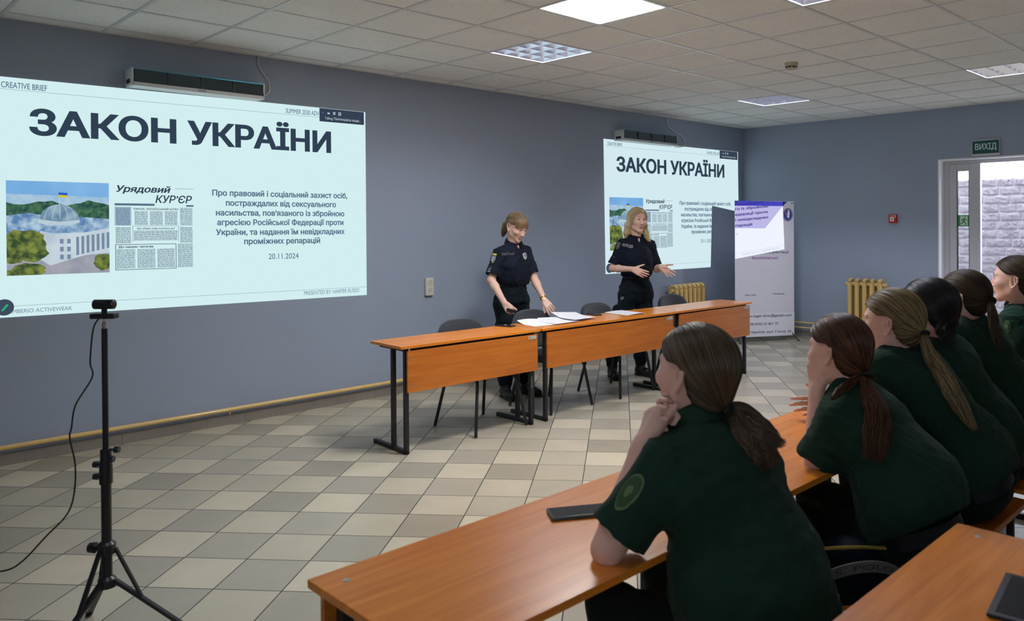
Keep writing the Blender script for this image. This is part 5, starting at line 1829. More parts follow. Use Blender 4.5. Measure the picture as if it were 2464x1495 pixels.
    for k in ('L', 'R'):
        an = np.asarray(g('a' + k), float)
        Bt = Field(); Bt.cap(an + [0, 0, .02], an - [0, 0, an[2] - .05], .046, .044, .02); Bt.cap([an[0], an[1], .045], [an[0], an[1] + .15, .038], .043, .036, .02); Bt.cut([0, 0, .004], [0, 0, -1.])
        blob('shoe', Bt, .008, M_boot, t, org)
    bz = pel + z * g('belt_z', .085)
    bo = ring_band('belt', bz, z * .6 + np.array([0, 0, .4]), y, .178 * bw + g('belt_o', 0.004), .138 * bw + g('belt_o', 0.004), .045, M_belt, t, org, .006)
    # face details
    eyes(H, t, org); lashes(H, t, org); brows(H, t, org, S['hair'][0])
    # hair
    hc = hair_cap(H, g('hthick', .012))
    hm = S['hair']
    hair = blob('hair', hc, .0042, hm[0], t, org)
    tie = H.p(*g('tie', (0, -.112, -.045)))
    sp = scalp_points(H, g('nstr', 900), hc, rg)
    def dirn(P, i): return to_tie(P, tie, H)
    n = len(sp)
    lev = rg.uniform(.0004, .0028, n).astype(np.float32)
    paths = flow(hc.inner, sp, .0105, 13, dirn, lev[:, None][:, 0], None)
    strand_mesh('strands', paths, rg.uniform(.0011, .0019, n), hm, hair, org, 4, rg.choice(len(hm), n, p=g('tone', (.4, .35, .25))))
    # pony tail
    if g('tail') is not None:
        gd = [tie] + [np.asarray(p, float) for p in S['tail']]
        wi = np.interp(np.linspace(0, 1, len(gd)), np.linspace(0, 1, len(S['tw'])), S['tw']) * g('flat', .7) * .75
        for i in range(1, len(gd)):                       # lies on the shirt, not in it
            for _ in range(4):
                p = np.array([gd[i]], np.float32); d = ev(F, p)[0]
                if d < wi[i]: gd[i] = gd[i] + grad(F, p, .002)[0] * min(.05, wi[i] - d)
        pc = Field(); tail_core(pc, gd, S['tw'], .42)
        pt = blob('pony_tail', pc, .005, hm[0], t, org)
        st = tail(gd, S['tw'], g('nt', 320), rg, wav=g('wav', .004), flat=g('flat', .7))
        st = off_cloth(F, st)
        strand_mesh('strands', st, rg.uniform(.0009, .0017, len(st)), hm, pt, org, 4, rg.choice(len(hm), len(st), p=g('tone', (.4, .35, .25))))
        ax = np.asarray(S['tail'][0]) - tie
        tb = MB(); xx = nrm(np.cross(ax, [0, 0, 1.])); yy = nrm(np.cross(ax, xx)); r_ = g('tie_r', .017)
        tb.tube([tie + nrm(ax) * .006 + (xx * math.cos(a) + yy * math.sin(a)) * r_ - org for a in np.linspace(0, 2 * PI, 21)[:-1]], g('tie_t', .0075), 10, closed=True)
        tb.build('hair_tie', g('tiem', M_tie), t, smooth=180)
    return t, F, shirt, H, org

hair_A = hair_mats('ash_brown_hair', [(.046, .030, .018), (.08, .054, .031), (.13, .092, .052)])
hair_B = hair_mats('auburn_hair', [(.03, .012, .006), (.07, .028, .012), (.12, .05, .019)])
hair_C = hair_mats('dark_blonde_hair', [(.085, .06, .026), (.19, .138, .062), (.32, .235, .11)])
hair_D = hair_mats('black_hair', [(.006, .006, .007), (.010, .010, .013), (.02, .02, .026)], .3)
hair_E = hair_mats('brown_hair', [(.018, .011, .007), (.042, .026, .014), (.08, .052, .022)])

sn = seen_np
def fw(deg): a = math.radians(deg); return (math.sin(a), math.cos(a), 0)
V3_ = lambda *q: np.array(q, float)

# --- nearest student: chin on folded hands, left elbow on the desk
A_sL = sn(1608, 1122, 1.94); A_sR = A_sL + V3_(.335, .02, .0)
A_head = sn(1672, 899, 2.10)
A_eL = sn(1462, 1322, 1.905); A_wL = sn(1545, 1076, 2.0)
A_wR = sn(1640, 1044, 2.10); A_eR = V3_(.98, -4.93, .80)
A = dict(seed=11, head=A_head, fwd=fw(5), pitch=-.10, roll=-.04, hs=1.04, nb=(A_sL + A_sR) / 2 + V3_(.0, .02, .045), sL=A_sL, sR=A_sR,
         chest=sn(1742, 1190, 2.03), waist=sn(1795, 1370, 1.98), pelvis=V3_(.70, -5.22, .545), bw=1.17, loose=.022, hem=-.02, belt_z=.02,
         eL=A_eL, wL=A_wL, eR=A_eR, wR=A_wR, sleeve=.83, flare=.014,
         hL=dict(d=sn(1572, 1000, 2.02) - sn(1545, 1076, 2.0), n=V3_(.8, .2, -.1), t=V3_(.1, -.6, .9), curl=(1.0, 1.05, 1.1, 1.1), thumb=(1., .15, .35), spread=.03),
         hR=dict(d=sn(1568, 998, 2.04) - sn(1640, 1044, 2.10), n=V3_(-.4, -.7, -.3), t=V3_(.1, .1, 1), curl=(.45, .5, .55, .6), thumb=(.9, .4, .2), spread=.06),
         kL=V3_(.58, -4.80, .50), aL=V3_(.58, -4.84, .10), kR=V3_(.86, -4.78, .50), aR=V3_(.88, -4.80, .10),
         hair=hair_A, tie=(.0, -.108, -.066), nstr=1900, nt=900, wav=.012, flat=.55,
         tail=[sn(1765, 1000, 2.02), sn(1800, 1050, 1.98), sn(1830, 1095, 1.96), sn(1852, 1128, 1.95)], tw=[.014, .026, .036, .036, .022], tie_r=.016)
def fan(o):
    """an outer sweep of the pony tail lying over the shoulder"""
pA, fA, shA, HA, oA = make_person('person', 'student in a green polo nearest the camera, chin on folded hands, brown ponytail', A, .0030, .0048)
gd = [HA.p(0, -.108, -.066), sn(1775, 985, 2.03), sn(1825, 1020, 2.02), sn(1868, 1062, 2.00), sn(1893, 1066, 2.0)]
rgA = np.random.default_rng(77)
stA = off_cloth(fA, tail(gd, [.012, .022, .024, .018, .006], 240, rgA, wav=.006, flat=.45, lens=(.75, 1.0)))
hA = [c for c in pA.children if c.name.startswith('pony_tail')][0]
strand_mesh('strands', stA, rgA.uniform(.0011, .002, len(stA)), hair_A, hA, oA, 4, rgA.choice(3, len(stA), p=(.4, .35, .25)))
M_patch = mat('patch_green', (.035, .075, .03), .85, noise=.3, nscale=60)
M_patch2 = mat('patch_pale_thread', (.10, .17, .07), .8)
pc = sn(1508, 1180, 1.87); nn = nrm(pc - ((A_sL + A_eL) / 2)); up_ = nrm(A_sL - A_eL)
nn_A, up_A = nn, up_
p1_A = p1 = decal('sleeve_patch', fA, pc, nn, up_, .062, .10, M_patch2, shA, oA, .0015)
decal('patch_field', fA, pc, nn, up_, .052, .088, M_patch, p1, oA, .0028)

# --- auburn-haired student resting her chin on a raised forearm
def shoulders(p, w=.33): return p, p + V3_(w, .02, .0)
sL, sR = shoulders(sn(2020, 1008, 2.58), .28)
Bp = dict(seed=21, head=sn(2016, 846, 2.72), fwd=fw(9), pitch=.02, roll=-.04, nb=(sL + sR) / 2 + V3_(0, .02, .05), sL=sL, sR=sR, chest=sn(2098, 1055, 2.63), waist=sn(2190, 1178, 2.54), pelvis=V3_(1.54, -5.25, .56),
          loose=.015, hem=.01, belt_z=.0, eL=sn(1962, 1122, 2.64), wL=sn(1966, 942, 2.71), eR=V3_(1.82, -4.93, .785), wR=V3_(2.03, -4.75, .81), sleeve=.84, flare=.012,
          hL=dict(d=V3_(.15, .1, 1), n=V3_(.9, .4, 0), t=V3_(-.2, -.9, .1), curl=(.7, .75, .8, .85)), hR=dict(d=V3_(-.72, .68, -.06), n=V3_(.6, .6, -.3), t=V3_(.2, .2, .9), curl=(.16, .26, .34, .42), spread=.055),
          kL=V3_(1.50, -4.82, .50), aL=V3_(1.50, -4.86, .10), kR=V3_(1.80, -4.78, .50), aR=V3_(1.82, -4.82, .10), hair=hair_B, tie=(0, -.108, -.062), nstr=1500, nt=800, wav=.006, flat=.5,
          tail=[sn(2082, 950, 2.60), sn(2092, 1030, 2.52), sn(2105, 1105, 2.47)], tw=[.014, .030, .040, .044, .034])
pB, fB, shB, HB, oB = make_person('person', 'student with a long straight auburn ponytail, her chin on a raised forearm', Bp, .0032, .0052)
gd = [HB.p(0, -.108, -.062), sn(2042, 925, 2.60), sn(2010, 952, 2.52), sn(2000, 962, 2.48)]
st = off_cloth(fB, tail(gd, [.012, .015, .012, .003], 220, np.random.default_rng(5), wav=.004, flat=.4, lens=(.7, 1.0)))
hB = [c for c in pB.children if c.name.startswith('pony_tail')][0]
strand_mesh('strands', st, np.full(len(st), .0014), hair_B, hB, oB, 4, np.random.default_rng(6).choice(3, len(st), p=(.3, .4, .3)))

# --- dark-blonde student
sL, sR = shoulders(sn(2132, 884, 2.96), .31)
Cp = dict(seed=31, head=sn(2146, 778, 3.05), hs=1.03, fwd=fw(0), pitch=.05, roll=-.03, nb=(sL + sR) / 2 + V3_(0, .02, .05), sL=sL, sR=sR, chest=sn(2240, 962, 2.99), waist=sn(2325, 1092, 2.99), pelvis=V3_(2.18, -5.22, .56),
          loose=.012, hem=.01, belt_z=.0, eL=V3_(2.03, -4.84, .79), wL=V3_(2.12, -4.64, .80), eR=V3_(2.28, -4.86, .79), wR=V3_(2.22, -4.68, .80), sleeve=.82,
          kL=V3_(2.08, -4.82, .50), aL=V3_(2.08, -4.86, .10), kR=V3_(2.30, -4.80, .50), aR=V3_(2.30, -4.84, .10), hair=hair_C, tie=(0, -.113, -.030), nstr=1500, nt=800, wav=.006, flat=.5,
          tail=[sn(2236, 850, 2.92), sn(2278, 920, 2.86), sn(2318, 990, 2.82), sn(2348, 1037, 2.80)], tw=[.013, .026, .032, .028, .008])
make_person('person', 'student with a long dark-blonde ponytail between the auburn and the black-haired students', Cp, .0034, .0055)

# --- black-haired student, hair gathered low
sL, sR = shoulders(sn(2232, 853, 3.28), .30)
def full(f, H):
    f.ell(H.p(0, -.05, -.02), np.array((.083, .075, .085)) * H.s, H.M, .03)
Dp = dict(seed=41, head=sn(2232, 748, 3.34), hs=1.04, fwd=fw(5), pitch=.05, nb=(sL + sR) / 2 + V3_(0, .02, .05), sL=sL, sR=sR, chest=sn(2300, 925, 3.33), waist=sn(2362, 1035, 3.33), pelvis=V3_(2.60, -5.17, .56),
          loose=.01, hem=.01, belt_z=.0, eL=V3_(2.46, -4.84, .79), wL=V3_(2.52, -4.64, .80), eR=V3_(2.73, -4.86, .79), wR=V3_(2.66, -4.68, .80),
          kL=V3_(2.50, -4.82, .50), aL=V3_(2.50, -4.86, .10), kR=V3_(2.70, -4.80, .50), aR=V3_(2.70, -4.84, .10), hair=hair_D, tie=(0, -.118, -.040), hthick=.016, nstr=1500, nt=700, wav=.004, flat=.8,
          tail=[sn(2278, 788, 3.22), sn(2274, 812, 3.20), sn(2262, 822, 3.20)], tw=[.016, .036, .040, .020], tie_r=.012, tie_t=.004, tiem=M_bolt)
make_person('person', 'student with glossy black hair gathered low at the nape', Dp, .0036, .0058)

# --- brown-haired student with a high pony tail and an earring
sL, sR = shoulders(sn(2296, 800, 3.62))
Ep = dict(seed=51, head=sn(2318, 716, 3.7), fwd=fw(6), pitch=.0, nb=(sL + sR) / 2 + V3_(0, .02, .055), sL=sL, sR=sR, chest=sn(2378, 868, 3.70), waist=sn(2432, 960, 3.74), pelvis=V3_(3.10, -5.16, .56),
          loose=.01, hem=.01, belt_z=.0, eL=V3_(2.90, -4.86, .79), wL=V3_(2.98, -4.68, .80), eR=V3_(3.26, -4.88, .79), wR=V3_(3.12, -4.72, .80),
          kL=V3_(3.02, -4.82, .50), aL=V3_(3.02, -4.86, .10), kR=V3_(3.22, -4.80, .50), aR=V3_(3.22, -4.84, .10), hair=hair_E, tie=(0, -.122, -.004), nstr=1400, nt=500, wav=.006, flat=.6,
          tail=[sn(2386, 740, 3.56), sn(2394, 790, 3.52), sn(2408, 848, 3.50)], tw=[.012, .021, .022, .006])
pE, fE, shE, HE, oE = make_person('person', 'student with a high brown ponytail and an earring, in front of the exit door', Ep, .0036, .006)
MB().ball(HE.p(-.078, -.006, -.046) - oE, .0035, 12).build('earring', M_bolt, pE, smooth=180)

# --- farthest student, at the right edge
sL, sR = shoulders(sn(2441, 768, 4.14))
Fp = dict(seed=61, head=sn(2441, 674, 4.2), fwd=fw(-3), pitch=-.04, nb=(sL + sR) / 2 + V3_(0, .0, .06), sL=sL, sR=sR, chest=V3_(3.77, -5.10, .95), waist=V3_(3.78, -5.14, .75), pelvis=V3_(3.78, -5.2, .56),
          eL=sn(2446, 886, 4.12), wL=sn(2414, 820, 4.30), eR=V3_(3.98, -4.90, .79), wR=V3_(3.82, -4.72, .85), sleeve=.82, flare=.008,
          hL=dict(d=V3_(-.1, .2, 1), n=V3_(.9, -.2, 0), t=V3_(.2, -.9, .1), curl=(.8, .85, .9, .95)),
          kL=V3_(3.70, -4.82, .50), aL=V3_(3.70, -4.86, .10), kR=V3_(3.90, -4.80, .50), aR=V3_(3.90, -4.84, .10), hair=hair_E, tie=(0, -.118, -.03), nstr=1300, nt=200,
          tail=[V3_(3.70, -5.17, 1.22), V3_(3.71, -5.21, 1.12), V3_(3.71, -5.22, 1.02)], tw=[.012, .022, .02, .006])
pF, fF, shF, HF, oF = make_person('person', 'student in profile at the right edge, round green badge on her sleeve', Fp, .0036, .006)
pc = sn(2420, 787, 4.09)
p1 = decal('sleeve_patch', fF, pc, nrm(V3_(-.9, -.45, 0)), V3_(0, 0, 1), .052, .064, M_patch2, shF, oF, .0015)
decal('patch_field', fF, pc, nrm(V3_(-.9, -.45, 0)), V3_(0, 0, 1), .046, .058, M_patch, p1, oF, .003)
decal('patch_emblem', fF, pc, nrm(V3_(-.9, -.45, 0)), V3_(0, 0, 1), .018, .030, M_patch2, p1, oF, .0042)
p2 = decal('patch_emblem', fA, sn(1508, 1180, 1.87), nn_A, up_A, .022, .036, M_patch2, p1_A, oA, .0042)
# ================================================================== THE TWO STANDING OFFICERS
def officer(label, S, h=.0042):
    g = lambda k, d=None: S.get(k, d)
    H = Head(S['head'], S['hfwd'], g('pitch', 0), g('roll', 0), g('hs', 1.))
    nb, sL, sR, chest, waist, pel = [np.asarray(S[k], float) for k in ('nb', 'sL', 'sR', 'chest', 'waist', 'pelvis')]
    org = np.array([pel[0], pel[1], 0.])
    t = empty('person', org, 0, label, 'person', 'police officers in navy polos')
    M1, M2, lat = torso_frames(nb, waist, pel, sL, sR)
    x, y, z = M1[:, 0], M1[:, 1], M1[:, 2]
    y2 = M2[:, 1]
    k_ = g('bw', 1.)
    def torso(F, o):
        F.ell(chest, np.array((.145 * k_ + o, .105 * k_ + o, .18 + o)), M1, .03)
        for q in (-1, 1): F.ell(chest + y * .058 * k_ + x * q * .065 * k_ - z * .02, np.array((.060 + o, .052 + o, .060 + o)), M1, .05)
        F.ell(waist, np.array((.128 * k_ + o, .098 * k_ + o, .13 + o)), M2, .08)
        for s in (sL, sR):
            F.cap(nb - z * .02 + (s - nb) * .25, s, .048 + o, .05 + o, .05)
            F.cap(nb - z * .10 - y * .03 + (s - nb) * .45, s - z * .09 - y * .02, .055 + o, .05 + o, .05)
        F.cap(nb, nb - z * .10, .05 + o, .08 + o, .05)
    B = Field()
    add_head(B, H, lids=g('lids', .0045), lid_drop=g('lid_drop', 0.), mouth=g('mouth', 0.))
    B.cap(H.p(0, -.022, -.055), nb - z * .01, .047, .052, .03)
    B.cap(H.p(0, -.042, -.02), nb - z * .03 - y * .002, .040, .044, .04)
    torso(B, -.02)
    for k, s in (('L', sL), ('R', sR)):
        e, w = np.asarray(S['e' + k]), np.asarray(S['w' + k])
        add_arm(B, s, e, w, .93)
        add_hand(B, w + nrm(w - e) * .012, sc=.96, **S['h' + k])
    P, Fq = surface(B, h * .72)
    mi = face_mats(P, Fq, H, g('mouth', 0.))
    mesh_np('body', P - org, Fq, [M_skin2, M_lip], t, mi)
    F = Field(); torso(F, .010)
    F.ell(waist + z * .02, np.array((.135 * k_, .105 * k_, .09)) + .014, M2, .06)
    hem = []
    for k, s in (('L', sL), ('R', sR)):
        e = np.asarray(S['e' + k]); u = nrm(e - s); he = s + u * np.linalg.norm(e - s) * g('sleeve', .82)
        F.cone(s - u * .01, he, .056, .068, .04); hem.append((he, u))
    F.warp(folds(S['seed'], .0032, .085)); F.warp(folds(S['seed'] + 5, .0012, .04))
    for he, u in hem: F.cone(he - u * .012, he + u * .03, .0565, .0585, 0, True)
    belt = pel + M2[:, 2] * g('belt', .155)
    F.cut(belt - M2[:, 2] * .004, -M2[:, 2])
    F.cap(H.p(0, -.02, -.05), nb + z * .03, .049, .058, .01, True)
    vq = nb + y * .075 - z * .035
    F.cap(vq + z * .03, vq - z * .02, .02, .008, .01, True)          # open neck
    shirt = blob('polo_shirt', F, h * 1.1, M_navyshirt, t, org)
    collar('collar', nb + z * .036 + y * .004, nrm(z * .8 + nrm(H.p(0, -.02, -.06) - nb) * .5), y, .062, M_navyshirt, shirt, org, h=.042, flare=.026, gap=.34)
    # placket with buttons
    pm = MB(); 
    a0 = nb + y * .1 - z * .06
    pp = lay(F, np.array([a0 - z * .02 * i + x * q for i in range(7) for q in (-.014, .014)], np.float32), .0025)
    pm.add([p - org for p in pp], [(2 * i, 2 * i + 1, 2 * i + 3, 2 * i + 2) for i in range(6)]); pm.build('placket', M_navyshirt, shirt, smooth=180)
    for i in (2, 5):
        b = lay(F, np.array([a0 - z * .02 * i], np.float32), .004)[0]
        MB().ball(b - org, .0045, 10).build('button', M_belt, shirt, smooth=180)
    # trousers
    T = Field()
    T.ell(pel, np.array((.168 * k_, .125 * k_, .15)), M2, .04)
    T.cone(pel + M2[:, 2] * .02, belt + M2[:, 2] * .01, .13 * k_, .118 * k_, .06)
    for k, sg in (('L', -1), ('R', 1)):
        hip = pel + lat * sg * .082 * k_ - np.array([0, 0, .06])
        kn, an = np.asarray(S['k' + k], float), np.asarray(S['a' + k], float)
        T.cap(hip, kn, .094 * k_, .068, .05); T.cap(kn, an + [0, 0, .12], .068, .062, .04)
        T.cap(an + [0, 0, .12], an + [0, 0, .06], .066, .058, .03)
        pk = hip * .42 + kn * .58 + lat * sg * .062 + y2 * -.005
        T.cap(pk + [0, 0, .06], pk - [0, 0, .075], .05, .056, .018)
    T.warp(folds(S['seed'] + 2, .005, .075)); T.warp(folds(S['seed'] + 7, .002, .035))
    T.cut(belt + M2[:, 2] * .016, M2[:, 2])
    tr = blob('trousers', T, .0062, M_navytr, t, org)
    for k, sg in (('L', -1), ('R', 1)):
        hip = pel + lat * sg * .082 * k_ - np.array([0, 0, .06]); kn = np.asarray(S['k' + k], float)
        pk = hip * .42 + kn * .58 + lat * sg * .125 + [0, 0, .055]
        decal('pocket_flap', T, pk, nrm(lat * sg), V3_(0, 0, 1), .13, .055, M_navytr, tr, org, .004, 'box')
    for k in ('L', 'R'):
        an = np.asarray(S['a' + k], float); d = nrm([S['t' + k][0], S['t' + k][1], 0])
        Bt = Field()
        Bt.cap(an + [0, 0, .12], an * [1, 1, 0] + [0, 0, .06], .054, .048, .02)
        Bt.cap(an * [1, 1, 0] + [0, 0, .05] - d * .02, an * [1, 1, 0] + d * .10 + [0, 0, .042], .046, .042, .02)
        Bt.cap(an * [1, 1, 0] + d * .10 + [0, 0, .04], an * [1, 1, 0] + d * .155 + [0, 0, .036], .044, .034, .02)
        Bt.cut([0, 0, .012], [0, 0, -1.])
        b = blob('boot', Bt, .006, M_boot, t, org)
        So = Field(); So.cap(an * [1, 1, 0] - d * .022 + [0, 0, .03], an * [1, 1, 0] + d * .158 + [0, 0, .03], .052, .044, .01); So.cut([0, 0, .0005], [0, 0, -1.]); So.cut([0, 0, .019], [0, 0, 1.])
        blob('sole', So, .006, M_black, b, org)
    bo = ring_band('belt', belt, M2[:, 2], y2, .125 * k_ + .004, .104 * k_ + .004, .04, M_belt, t, org, .005, sq=2.15)
    bk = MB(); bk.box((-.03, -.006, -.021), (.03, .008, .021), .004, Matrix.Translation(Vector(belt + y2 * (.106 * k_ + .012) - org)) @ Matrix(((x[0], y2[0], 0, 0), (x[1], y2[1], 0, 0), (x[2], y2[2], 1, 0), (0, 0, 0, 1))))
    bk.build('buckle', mat('gunmetal', (.03, .03, .035), .3, metal=.8), bo, smooth=40)
    for q in (-1, 1):
        lp = MB().box((-.009, -.004, -.028), (.009, .006, .028), .002, Matrix.Translation(Vector(belt + M2[:, 0] * q * .075 * k_ + y2 * (.088 * k_ + .006) - org)))
        lp.build('belt_loop', M_navytr, tr, smooth=None)
    eyes(H, t, org, g('gaze', (0, 1, 0))); lashes(H, t, org, g('lash_z', .0105), g('lid_drop', 0.))
    return t, F, shirt, T, tr, H, org, (x, y, z, lat)

M_browd = mat('dark_brown_brow', (.06, .035, .02), .6)
R_, U_, F_ = np.array(_R), np.array(_U), np.array(_F)
hair_W1 = hair_mats('light_brown_hair', [(.12, .075, .035), (.20, .13, .065), (.28, .19, .10)])
hair_W2 = hair_mats('blonde_hair', [(.34, .26, .14), (.55, .44, .25), (.72, .60, .38)])
M_ylw = mat('yellow_thread', (.55, .50, .05), .7)
M_bthr = mat('blue_thread', (.02, .04, .16), .7)
M_silver = mat('silver_thread', (.42, .42, .45), .6)
M_tealthr = mat('pale_teal_thread', (.25, .40, .40), .7)
M_gold = mat('gold_watch', (.75, .50, .12), .25, metal=1.)

# --- officer bending over the chair
W1 = dict(seed=71, head=sn(1243, 547, 7.10), hfwd=(.03, -.999, 0), pitch=.42, roll=.03, hs=1.0, lids=.0022, lid_drop=.004, nb=sn(1237, 592, 7.15), sR=sn(1203, 611, 7.06), sL=sn(1262, 606, 7.24),
          chest=sn(1236, 636, 7.14), waist=sn(1235, 672, 7.15), pelvis=sn(1231, 722, 7.17), belt=.155, bw=1.0,
          eR=sn(1182, 674, 6.98), wR=sn(1213, 728, 6.86), eL=sn(1284, 668, 7.20), wL=sn(1309, 720, 7.08), sleeve=.84,
          hR=dict(d=R_ * .55 - U_ * .75 - F_ * .25, n=F_ * .8 - R_ * .3 - U_ * .3, t=R_ * .8 + U_ * .5, curl=(.75, .85, .95, 1.0), spread=.02, thumb=(.9, .35, .4)),
          hL=dict(d=R_ * .5 - U_ * .62 - F_ * .6, n=F_ * .4 - U_ * .8 - R_ * .1, t=-R_ * .9 - U_ * .3 - F_ * .1, curl=(.28, .26, .26, .3), spread=.10, thumb=(.9, .5, .3)),
          kR=(3.60, -.93, .47), kL=(3.80, -.97, .47), aR=(3.60, -.87, .08), aL=(3.82, -.90, .08), tR=(-.35, -1, 0), tL=(.1, -1, 0))
t1, f1, s1_, T1, tr1, H1, o1, (x1, y1, z1, l1) = officer('officer with light brown ponytail looking down, both hands at the back of a chair', W1)
hc = hair_cap(H1, .012)
hr1 = blob('hair', hc, .0045, hair_W1[0], t1, o1)
rg1 = np.random.default_rng(8)
tie1 = H1.p(0, -.113, -.012)
sp = scalp_points(H1, 1300, hc, rg1)
pth = flow(hc.inner, sp, .0105, 13, lambda P, i: to_tie(P, tie1, H1), rg1.uniform(.0004, .003, len(sp)).astype(np.float32), None)
strand_mesh('strands', pth, np.full(len(sp), .0013), hair_W1, hr1, o1, 4, rg1.choice(3, len(sp), p=(.35, .4, .25)))
fr_ = np.stack([rg1.uniform(-.056, .056, 200), rg1.uniform(.030, .062, 200), np.full(200, .09)], 1)
S0 = np.array([H1.p(*q) for q in fr_])
pth = flow(hc.inner, S0, .0085, 10, lambda P, i: np.tile(H1.v(0, .35, -1), (len(P), 1)) + (P - H1.c) @ np.outer(H1.M[:, 0], H1.M[:, 0]) * 4, .004 + rg1.uniform(0, .003, 200).astype(np.float32), None)
strand_mesh('fringe', pth, np.full(200, .0015), hair_W1, hr1, o1, 4, rg1.choice(3, 200, p=(.25, .4, .35)))
gd = [tie1, H1.p(0, -.145, -.03), H1.p(.0, -.135, -.085) , H1.p(.0, -.115, -.15) + np.array([0, .02, .0])]
pc = Field(); tail_core(pc, gd, [.014, .024, .024, .008], .5); pt = blob('pony_tail', pc, .005, hair_W1[0], t1, o1)
st = tail(gd, [.014, .026, .026, .008], 360, rg1, .004, .8); strand_mesh('strands', st, np.full(360, .0015), hair_W1[:2], pt, o1, 4, rg1.choice(2, 360))
for m_, dz, r_ in ((M_ylw, .006, .021), (M_bthr, -.008, .018)):
    ax = nrm(gd[1] - gd[0]); xx = nrm(np.cross(ax, [0, 0, 1.])); yy = np.cross(ax, xx)
    tb = MB(); tb.tube([tie1 + ax * .008 + np.array([0, 0, dz]) + (xx * math.cos(a) + yy * math.sin(a)) * r_ * (1 + .12 * math.sin(9 * a)) - o1 for a in np.linspace(0, 2 * PI, 37)[:-1]], .009, 8, closed=True)
    tb.build('scrunchie', m_, t1, smooth=180)
brows(H1, t1, o1, M_browd, .0017)
MB().ball(H1.p(.078, -.008, -.046) - o1, .004, 10).build('earring', M_silver, t1, smooth=180)
su = nrm(W1['sR'] - W1['eR']); c0 = sn(1181, 618, 6.96); nn = nrm(c0 - (W1['sR'] * .7 + W1['eR'] * .3))
p = decal('sleeve_patch', f1, c0, nn, su, .066, .088, M_ylw, s1_, o1, .002, 'shield')
decal('patch_field', f1, c0 - su * .006, nn, su, .050, .064, M_bthr, p, o1, .0032, 'shield')
decal('patch_emblem', f1, c0 - su * .008, nn, su, .030, .044, M_silver, p, o1, .0042, 'shield')
decal('patch_emblem', f1, c0 - su * .004, nn, su, .010, .024, M_bthr, p, o1, .0052, 'oval')
c0 = sn(1175, 648, 6.94); nn = nrm(c0 - (W1['sR'] * .35 + W1['eR'] * .65))
decal('velcro_panel', f1, c0 + su * .012, nn, su, .066, .075, M_belt, s1_, o1, .002, 'box')
ap = decal('sleeve_emblem', f1, c0 + su * .01, nn, su, .022, .022, M_silver, s1_, o1, .0036, 'oval')
decal('emblem_hole', f1, c0 + su * .013, nn, su, .011, .011, M_belt, ap, o1, .0048, 'oval')
decal('emblem_bar', f1, c0 - su * .014, nn, su, .032, .011, M_tealthr, ap, o1, .0036, 'box')
c0 = sn(1266, 614, 7.08); nn = nrm(y1 + l1 * -.45)
p = decal('chest_badge', f1, c0, nn, z1, .052, .072, M_silver, s1_, o1, .0025, 'oval')
decal('badge_star', f1, c0, nn, z1, .030, .040, mat('badge_gold', (.35, .26, .14), .5, metal=.5), p, o1, .0042, 'oval')
decal('badge_star', f1, c0, nn, z1, .012, .022, M_bthr, p, o1, .0058, 'shield')
decal('name_strip', f1, sn(1223, 609, 6.98), nrm(y1 + l1 * .2), z1, .12, .024, M_belt, s1_, o1, .0025, 'box')
wa = nrm(W1['wL'] - W1['eL']); wc = W1['wL'] - wa * .015
wt = ring_band('wristwatch', wc, wa, R_, .0285, .0285, .014, M_gold, t1, o1, .003, sq=2.0)
MB().lathe([(.013, 0), (.014, .004), (.012, .006)], 20, frame(Vector(wc - o1) + Vector(-F_ * .030 + R_ * .004), R_, wa)).build('watch_face', M_gold, wt, smooth=40)
# dark handheld device in her right hand
hp_ = sn(1231, 748, 6.80)
rt = MB(); rt.box((-.045, -.014, -.008), (.045, .014, .008), .005, Matrix.Translation(Vector(hp_)) @ Matrix(((R_[0], U_[0], -F_[0], 0), (R_[1], U_[1], -F_[1], 0), (R_[2], U_[2], -F_[2], 0), (0, 0, 0, 1))) @ Matrix.Rotation(-.25, 4, 'Z'))
o = rt.build('remote_control', M_black, smooth=30); tag(o, 'small dark handheld device in the right hand of the officer holding the chair', 'remote')

# --- blonde officer speaking with open hands
W2 = dict(seed=81, head=sn(1534, 531, 8.02), hfwd=(-.40, -.915, 0), pitch=-.02, roll=.04, hs=1.05, mouth=.002, lids=.0066, nb=sn(1531, 575, 8.06), sR=sn(1500, 588, 8.00), sL=sn(1562, 590, 8.11),
          chest=sn(1531, 620, 8.04), waist=sn(1531, 655, 8.05), pelvis=sn(1530, 700, 8.07), belt=.16, bw=1.06,
          eR=sn(1474, 646, 7.98), wR=sn(1520, 648, 7.80), eL=sn(1580, 648, 8.12), wL=sn(1589, 642, 7.92), sleeve=.84,
          hR=dict(d=R_ * .80 - U_ * .34 - F_ * .35, n=F_ * .9 + R_ * .3, t=U_ * .9 + R_ * .3, curl=(.10, .14, .2, .26), spread=.07, thumb=(.75, .85, .1)),
          hL=dict(d=R_ * .72 - U_ * .55 - F_ * .25, n=-F_ * .9 + U_ * .4, t=U_ * .75 + R_ * .5, curl=(.08, .12, .18, .25), spread=.13, thumb=(.75, .9, .0)),
          kR=(5.04, -.99, .50), kL=(5.26, -1.12, .50), aR=(4.97, -.95, .08), aL=(5.26, -1.08, .08), tR=(-.5, -.75, 0), tL=(-.1, -1, 0))
t2, f2, s2_, T2, tr2, H2, o2, (x2, y2, z2, l2) = officer('blonde officer with loose hair speaking and gesturing with both open hands', W2)
hc = hair_cap(H2, .013)
hr2 = blob('hair', hc, .0045, hair_W2[1], t2, o2)
ex = Field()
ex.ell(H2.p(0, -.055, -.06), np.array((.083, .05, .11)) * H2.s, H2.M, .02)
ex.chain([H2.p(-.070, -.005, .02), H2.p(-.082, -.012, -.05), H2.p(-.090, .005, -.12), H2.p(-.118, .035, -.19)], [.022, .026, .026, .014], .02)
